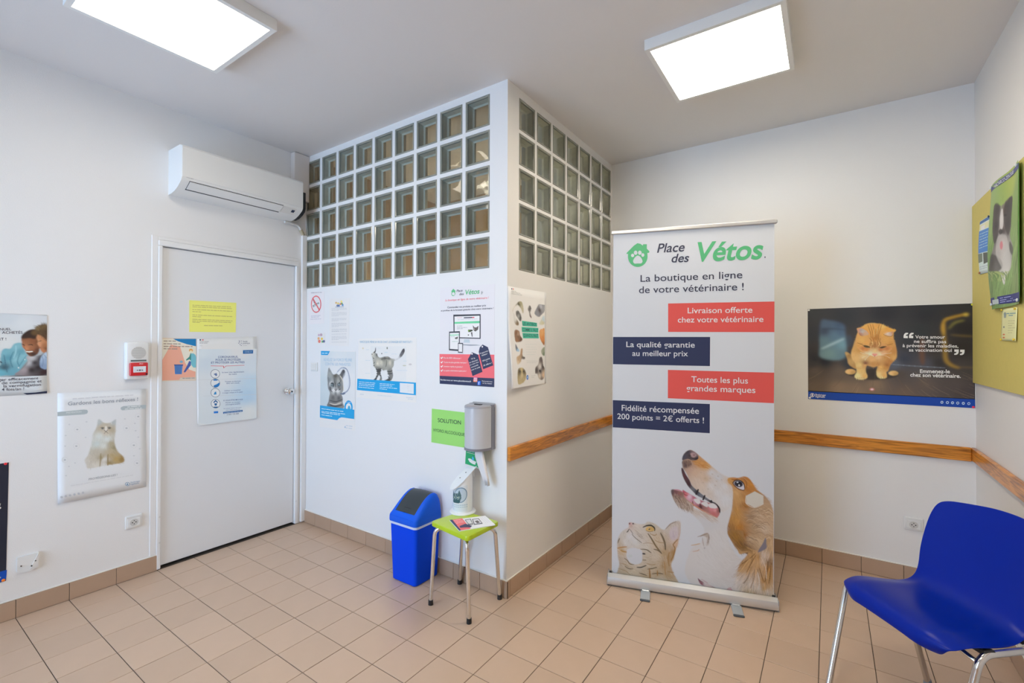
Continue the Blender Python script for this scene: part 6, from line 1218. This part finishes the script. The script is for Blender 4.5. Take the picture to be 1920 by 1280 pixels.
p.poly([(436, 1128), (484, 1130), (482, 1190), (434, 1188)], (196, 90, 150), 'app_icon', 5); p.poly([(434, 1160), (482, 1162), (482, 1190), (434, 1188)], (222, 130, 96), 'app_icon', 6); p.poly([(443, 1138), (476, 1140), (474, 1180), (442, 1178)], (236, 226, 232), 'app_icon', 7); p.poly([(447, 1143), (472, 1145), (470, 1175), (446, 1173)], (206, 100, 130), 'app_icon', 8); p.ell((459, 1159), 8, 10, (236, 226, 232), 'app_icon', 9, 16); p.ell((459, 1159), 4, 6, (206, 100, 130), 'app_icon', 10, 12)
p.poly([(484, 1176), (524, 1178), (522, 1228), (482, 1226)], (30, 96, 206), 'app_icon', 7); p.text('f', (496, 1222), (510, 1222), 34, (236, 236, 240), .02, lay=9)
# green hand-gel notice
p = Sheet('paper_sign', 'B', [(68, 183), (548, 240), (548, 712), (62, 632)], (140, 204, 112), 'bright green hand gel notice beside the paper towel dispenser', cat='paper notice', T=(800, 740, 7.1125), n=(3, 3))
p.text('SOLUTION', (150, 362), (458, 396), 52, (52, 78, 66), .004); p.text('HYDRO ALCOOLIQUE', (92, 486), (508, 552), 40, (62, 96, 70), -.002)
# antibiotics poster on the side wall
p = Sheet('poster', 'C', [(38, 38), (482, 112), (478, 1150), (38, 1212)], (214, 208, 200), 'curling white poster ringed with small animals on the side wall by the corner', T=(945, 530, 6.1), bulge=lambda u, v: .001+.030*max(0, 1-u)**1.6*max(0, 1-v)**1.3+.004*math.sin(8*v)*(1-u))
p.T = (939, 528, 6.1)
p.T = (945, 530, 6.1)
K = Canvas(p, (60, 195), (462, 1150), .0028, (214, 208, 200))
def critter(poly_, smp, n_=150): K.field(poly_, smp, blur=1); K.fur(poly_, [(poly_[0][0], poly_[0][1], 0, 50), (poly_[2][0], poly_[2][1], 30, 30)], 8, 4, n_, .2, .35)
critter([(160, 215), (190, 210), (205, 240), (218, 300), (212, 350), (190, 300), (150, 250), (105, 290), (90, 340), (95, 300), (120, 260)], [(180, 235, 160, 150, 116), (200, 280, 176, 166, 140), (110, 290, 190, 178, 160), (165, 245, 70, 60, 44)])
critter([(130, 330), (155, 318), (185, 360), (194, 410), (180, 440), (150, 400), (132, 370)], [(150, 340, 84, 80, 76), (180, 400, 70, 66, 62), (160, 380, 150, 146, 140)])
critter([(100, 340), (130, 400), (160, 450), (158, 485), (130, 480), (108, 440)], [(120, 400, 200, 194, 186), (150, 470, 110, 90, 66)], 60)
critter([(280, 265), (298, 265), (306, 300), (296, 340), (312, 400), (290, 380), (280, 330), (268, 300)], [(286, 290, 90, 84, 80), (290, 340, 130, 124, 118), (304, 390, 90, 60, 54)])
critter([(400, 240), (462, 240), (462, 320), (420, 370), (395, 390), (345, 350), (370, 290)], [(420, 270, 176, 172, 172), (405, 310, 70, 60, 60), (385, 350, 130, 126, 128), (440, 260, 140, 136, 136)])
critter([(440, 385), (462, 385), (462, 470), (400, 475), (420, 430)], [(450, 410, 180, 190, 206), (440, 460, 190, 180, 150)], 60)
critter([(112, 545), (165, 550), (175, 600), (200, 640), (185, 668), (140, 678), (112, 660)], [(130, 570, 120, 84, 58), (150, 610, 96, 66, 48), (135, 650, 140, 100, 72), (180, 650, 90, 60, 46), (150, 590, 170, 140, 116)])
critter([(404, 545), (440, 525), (462, 530), (462, 705), (430, 680), (405, 620)], [(430, 570, 214, 150, 92), (440, 640, 196, 124, 66), (450, 700, 150, 96, 56)])
critter([(112, 700), (130, 730), (155, 775), (140, 785), (112, 770)], [(120, 730, 90, 92, 104), (140, 775, 150, 176, 210)], 50)
critter([(116, 850), (160, 820), (175, 760), (195, 755), (190, 830), (220, 850), (215, 870), (178, 870), (165, 900), (130, 930), (116, 910)], [(140, 870, 176, 146, 112), (185, 790, 160, 126, 96), (205, 862, 80, 76, 74), (130, 910, 196, 176, 150)])
critter([(425, 770), (462, 735), (462, 830), (430, 815)], [(440, 790, 150, 150, 130), (455, 810, 96, 110, 84)], 50)
critter([(122, 1000), (160, 970), (200, 980), (228, 1030), (222, 1100), (180, 1145), (122, 1150)], [(170, 990, 190, 170, 120), (150, 1015, 70, 60, 50), (200, 1015, 84, 70, 54), (175, 1050, 196, 176, 136), (150, 1120, 176, 156, 116), (200, 1100, 170, 150, 110)], 260)
critter([(400, 860), (425, 846), (438, 880), (445, 940), (466, 990), (462, 1070), (430, 1110), (390, 1090), (372, 1040), (348, 1035), (350, 970), (385, 930)], [(420, 880, 90, 78, 74), (365, 1000, 70, 60, 58), (440, 960, 66, 54, 50), (405, 960, 200, 190, 180), (410, 1010, 60, 48, 48), (400, 1060, 196, 180, 164), (445, 1050, 200, 170, 140), (430, 1100, 110, 96, 90)], 260)
K.ell((150, 1010), 7, 8, (30, 26, 24), .9); K.ell((198, 1012), 7, 8, (30, 26, 24), .9); K.ell((404, 1006), 9, 12, (24, 20, 20), .9)
K.build('picture', 1, label='printed photos of small animals round the edge')
TE = (70, 168, 140)
p.poly([(200, 434), (374, 458), (376, 502), (206, 494)], TE, 'print_panel', 3); p.poly([(194, 504), (390, 516), (390, 570), (198, 564)], TE, 'print_panel', 3); p.poly([(202, 573), (390, 580), (394, 636), (208, 634)], TE, 'print_panel', 3)
TD = (36, 84, 78)
p.text('LES ANTIBIOS', (208, 484), (366, 494), 34, TD, .004, lay=5); p.text("COMME IL FAUT", (204, 552), (384, 560), 34, TD, .004, lay=5); p.text("QUAND IL FAUT", (212, 618), (384, 622), 34, TD, .004, lay=5)
p.lines([(232, 706, 372, 706), (240, 738, 350, 738), (236, 764, 368, 762), (236, 794, 370, 794), (240, 824, 348, 822)], (188, 186, 178), 9, 3, 4); p.lines([(238, 894, 380, 898), (238, 914, 360, 915)], (170, 166, 160), 7, 3)
p.lines([(298, 1064, 350, 1060), (298, 1082, 344, 1080)], (170, 166, 160), 8, 3); p.ell((246, 1080), 13, 28, (54, 96, 170), 'logo', 3); p.ell((246, 1080), 7, 14, (140, 170, 206), 'logo', 4)
p.polys([[(76, 62), (85, 63), (85, 78), (76, 77)]], (50, 54, 90), 'flag_mark', 2); p.polys([[(94, 64), (103, 65), (103, 80), (94, 79)]], (206, 100, 90), 'flag_mark', 2); p.lines([(76, 96, 132, 102), (76, 112, 178, 124), (76, 128, 200, 144)], (130, 126, 124), 8, 2, 5)
PL['A'] = (Vector((XL+.2036, 0, 0)), Vector((0, 1, 0)), Z3, Vector((1, 0, 0)))
_s = Sheet.__new__(Sheet); _s.P, _s.T, _s.off, _s.bulge, _s.col = 'A', (290, 250, 5.567), .0004, None, (200, 200, 200); _s.s0, _s.t0, _s.w, _s.h = 0, 0, 1, 1
_e = _s.root = bpy.data.objects.new('t', None); COL.objects.link(_e); _e.matrix_world = frame_on('A', 0, 0)
_t = _s.text('TOSHIBA', (330, 462), (407, 482), 9, (110, 110, 112), .004); M_ = _e.matrix_world.copy(); bpy.data.objects.remove(_e); _t.parent = ac; _t.matrix_parent_inverse = Matrix.Translation(-Vector(ac.location)) @ M_
PL['P'] = (Vector((XL+AD+.0202, 0, 0)), Vector((0, 1, 0)), Z3, Vector((1, 0, 0)))
_s.P, _s.T = 'P', (220, 630, 14.23); _e = _s.root = bpy.data.objects.new('t', None); COL.objects.link(_e)
_t = _s.text('PRO', (590, 752), (686, 747), 24, (226, 214, 214), .01); _q = frame_on('P', 0, 0); bpy.data.objects.remove(_e); _t.parent = al; _t.matrix_parent_inverse = al.matrix_world.inverted() @ _q

# ------------------------------------------------------------------ paper towel dispenser
td = empty('towel_dispenser', (-1.642, Y1, .818), label='grey translucent paper towel dispenser on the wall by the corner', cat='dispenser')
def dsh(a, d, n=18, y0=0): return [(a*math.cos(math.pi*k/n), -y0-d*math.sin(math.pi*k/n)**.85) for k in range(n+1)]
SM = mat('smoked_plastic', (.20, .20, .23), .25, spec=.6); SH = mat('dispenser_cover', (.50, .51, .54), .30, noise=(3, .04), spec=.6)
o = obj('back_case', prism(bmesh.new(), [(.080, -.001), (.082, -.015), (.082, -.036), (-.082, -.036), (-.082, -.001)], 'z', .0, .250), SM, td); smooth_angle(o, 35)
o = obj('cover', prism(bmesh.new(), dsh(.079, .104, y0=.030), 'z', .012, .236), SH, td, label='curved grey cover with the roll showing through'); smooth_angle(o, 35)
o = obj('top_cap', loft(bmesh.new(), [[(x*1.02, y*1.02, .236) for x, y in dsh(.079, .104, y0=.030)]+[(-.082, -.001, .236), (.082, -.001, .236)], [(x*1.0, y*1.0, .245) for x, y in dsh(.079, .104, y0=.030)]+[(-.082, -.001, .252), (.082, -.001, .252)], [(x*.9, y*.93, .250) for x, y in dsh(.079, .104, y0=.030)]+[(-.079, -.001, .256), (.079, -.001, .256)]]), mat('cap_grey', (.34, .345, .37), .3), td); smooth_angle(o, 35)
o = obj('bottom_rim', prism(bmesh.new(), [(x*1.02, y*1.02) for x, y in dsh(.079, .104, y0=.030)]+[(-.082, -.002), (.082, -.002)], 'z', 0, .013), SM, td); smooth_angle(o, 35)
obj('lock_slot', bx(-.016, .030, -.075, -.052, .250, .2545, .002), BLACK, td)
# paper end hanging out
bm = bmesh.new(); C_ = [(-1.625, 2.045, .826), (-1.618, 2.045, .775), (-1.604, 2.050, .72), (-1.585, 2.055, .665), (-1.572, 2.058, .622)]
wds = [.030, .032, .028, .022, .014]; rows_ = []
for (x, y, z), w_ in zip(C_, wds): rows_.append([(x-w_, y+.004, z), (x-w_*.4, y-.010, z+.002), (x+w_*.2, y+.004, z+.004), (x+w_*.6, y-.008, z), (x+w_, y+.006, z+.002)])
V = [[bm.verts.new(q_) for q_ in r_] for r_ in rows_]
for a_, b_ in zip(V, V[1:]):
    for k_ in range(4): bm.faces.new((a_[k_], a_[k_+1], b_[k_+1], b_[k_]))
bm.normal_update(); bmesh.ops.solidify(bm, geom=bm.faces, thickness=.0015)
o = obj('paper_towel', bm, mat('tissue', (.80, .79, .78), .8), smooth=True); tag(o, 'loose white paper towel end hanging from the dispenser', 'paper towel')

# ------------------------------------------------------------------ hand gel stand on the stool
gs = empty('hand_gel_stand', (-1.727, 2.032, .4552), label='white cylindrical hand gel stand with slanted top on the lime stool', cat='hand gel dispenser')
GW = mat('gel_white', (.80, .81, .82), .35)
o = obj('base', lathe(bmesh.new(), [(.074, 0), (.0755, .003), (.074, .007), (.066, .009)], n=40), GW, gs); smooth_angle(o, 40)
sl = Vector((.58, .81, 0)).normalized()       # direction in which the slanted top rises
def topz(x, y): return .196+(x*sl.x+y*sl.y)*.92
bm = bmesh.new(); n_ = 40; Rr_ = .056
r0 = [bm.verts.new((Rr_*math.cos(2*math.pi*k/n_), Rr_*math.sin(2*math.pi*k/n_), .008)) for k in range(n_)]
r1 = [bm.verts.new((Rr_*math.cos(2*math.pi*k/n_), Rr_*math.sin(2*math.pi*k/n_), topz(Rr_*math.cos(2*math.pi*k/n_), Rr_*math.sin(2*math.pi*k/n_))-.001)) for k in range(n_)]
for k in range(n_): bm.faces.new((r0[k], r0[(k+1) % n_], r1[(k+1) % n_], r1[k]))
bm.faces.new(r1); smooth_angle(obj('column', bm, GW, gs), 40)
pr_ = Vector((sl.y, -sl.x, 0)); bm = bmesh.new(); A_, B_ = [], []
out_ = []
for k in range(25):
    t_ = math.pi*(.5+k/24); out_.append((math.cos(t_)*.066-.006, math.sin(t_)*.060))
out_ += [(.035, -.056), (.078, -.044), (.082, -.040), (.082, .040), (.078, .044), (.035, .056)]
for a_, b_ in out_:
    q_ = sl*a_+pr_*b_; z_ = topz(q_.x, q_.y); A_.append(bm.verts.new((q_.x, q_.y, z_))); B_.append(bm.verts.new((q_.x, q_.y, z_+.005)))
N_ = len(A_)
for k in range(N_): bm.faces.new((A_[k], A_[(k+1) % N_], B_[(k+1) % N_], B_[k]))
bm.faces.new(A_[::-1]); bm.faces.new(B_); bmesh.ops.recalc_face_normals(bm, faces=bm.faces)
obj('slanted_top', bm, GW, gs)
for a_, b_ in ((-.012, -.012), (.020, -.004)):
    q_ = sl*a_+pr_*b_; z_ = topz(q_.x, q_.y)+.0052; obj('pump_hole', cyl(bmesh.new(), (q_.x, q_.y, z_-.002), (q_.x-.0007, q_.y-.0005, z_+.001), .0042, n=12), mat('hole_dark', (.06, .06, .07), .5), gs)
# green sign plate above the stand
PL['G'] = (Vector((0, 2.062, 0)), Vector((1, 0, 0)), Z3, Vector((0, -1, 0)))
g_ = Sheet('hand_gel_sign', 'G', [(525, 712), (662, 742), (698, 975), (513, 918)], (38, 156, 104), 'small green sign with a white hand and blue drop above the gel stand', cat='sign', T=(800, 740, 7.1125), n=(2, 2), off=0, th=.003)
g_.polys([[(530, 712), (660, 740), (664, 792), (536, 762)]], (30, 120, 90), 'print_panel', 1); g_.lines([(545, 735, 650, 760), (545, 752, 650, 776)], (120, 190, 170), 12, 3)
g_.poly([(536, 762), (660, 794), (660, 798), (536, 767)], (200, 214, 210), 'print_area', 2)
g_.poly([(552, 855), (562, 845), (585, 850), (610, 868), (640, 882), (664, 894), (660, 905), (650, 906), (656, 925), (640, 930), (610, 918), (575, 895)], (214, 220, 224), 'hand_print', 3); g_.poly([(616, 816), (632, 845), (630, 868), (614, 876), (604, 860), (606, 840)], (70, 180, 220), 'drop_print', 4)
g_.poly([(513, 918), (698, 975), (698, 984), (513, 928)], (206, 212, 214), 'print_area', 2)
gm = empty('t2'); bpy.data.objects.remove(gm)
stm = obj('stem', bx(-1.690, -1.672, 2.0655, 2.0695, .655, .745), GW); tag(stm, None); stm.parent = g_.root; stm.matrix_parent_inverse = g_.root.matrix_world.inverted()
# printed label wrapped round the column
NX_, NY_ = 90, 120; bm = bmesh.new(); me_ = bpy.data.meshes.new('label'); V_, F_, CC = [], [], []
class Fake: pass
def colf(u, v):
    """kitten-and-magnifier print on the column label; u, v in 0..1 from the lower left"""
    c = np.array([.70, .74, .78]); x, y = u, v
    if v > .34:
        d = math.hypot((x-.62)/.36, (y-.66)/.30)
        if d < 1: c = np.array([.50, .60, .68])
        if .90 < d < 1.02: c = np.array([.16, .26, .36])
        h_ = math.hypot((x-.38)/.30, (y-.55)/.20)
        if h_ < 1: k_ = .5+.5*math.sin(x*38+math.sin(y*30)*2); c = np.array([.05, .10, .11])*(1-k_)+np.array([.22, .32, .33])*k_
        if .62 < y < .86 and abs(x-.18) < .11*(1-(y-.62)/.24): c = np.array([.06, .12, .13])
        if .62 < y < .88 and abs(x-.57) < .12*(1-(y-.62)/.26): c = np.array([.07, .14, .15])
        if math.hypot((x-.36)/.26, (y-.40)/.09) < 1: c = np.array([.04, .11, .12])
        for ex in (.28, .50):
            if math.hypot((x-ex)/.05, (y-.57)/.035) < 1: c = np.array([.40, .46, .36])
    elif .24 < v < .28 or .16 < v < .20: c = np.array([.40, .52, .62]) if math.sin(u*60) > -.5 else c
    return c
for j in range(NY_+1):
    for i in range(NX_+1):
        th_ = R(226+112*i/NX_); V_.append((.0564*math.cos(th_), .0564*math.sin(th_), .018+(.125+.022*(i/NX_))*j/NY_)); CC.append(list(colf(i/NX_, j/NY_))+[1])
for j in range(NY_):
    for i in range(NX_): a_ = j*(NX_+1)+i; F_.append((a_, a_+1, a_+NX_+2, a_+NX_+1))
me_.from_pydata(V_, [], F_); at_ = me_.color_attributes.new('Print', 'FLOAT_COLOR', 'POINT'); at_.data.foreach_set('color', np.array(CC, np.float32).ravel()); me_.materials.append(PRINT); me_.shade_smooth()
o = bpy.data.objects.new('label_print', me_); COL.objects.link(o); o.parent = gs; tag(o, 'printed label with a dark kitten and a magnifier')

# ------------------------------------------------------------------ leaflets lying on the stool
PL['S'] = (Vector((0, 0, .4555)), Vector((1, 0, 0)), Vector((0, 1, 0)), Z3)
lf = Sheet('leaflet', 'S', [(720, 850), (870, 985), (330, 1078), (185, 918)], (212, 214, 220), 'small stack of white and salmon leaflets on the lime stool', cat='leaflet', T=(820, 860, 8), n=(2, 2), off=.0045, th=.004, part='paper_stack')
lf.poly([(222, 912), (372, 890), (500, 1048), (352, 1072)], (226, 104, 108), 'print_panel', 1); lf.poly([(185, 918), (224, 911), (355, 1072), (330, 1077)], (52, 58, 90), 'print_panel', 2)
lf.poly([(330, 1010), (420, 975), (520, 1005), (500, 1030), (400, 1028), (345, 1035)], (58, 60, 92), 'print_area', 3); lf.poly([(410, 915), (500, 900), (540, 985), (470, 990)], (80, 82, 92), 'print_area', 3); lf.poly([(425, 922), (492, 910), (524, 972), (472, 978)], (200, 202, 206), 'print_area', 4)
lf.poly([(520, 905), (620, 892), (680, 972), (550, 990)], (76, 78, 90), 'print_area', 3); lf.poly([(534, 912), (614, 902), (664, 964), (560, 978)], (206, 206, 212), 'print_area', 4); lf.poly([(560, 940), (600, 925), (640, 955), (600, 970)], (90, 84, 84), 'print_area', 5)
lf.lines([(640, 880, 730, 965), (665, 876, 760, 960), (700, 872, 790, 955)], (170, 172, 184), 8, 3); lf.lines([(250, 930, 360, 912), (265, 950, 380, 932), (280, 970, 396, 950)], (236, 190, 194), 8, 3)
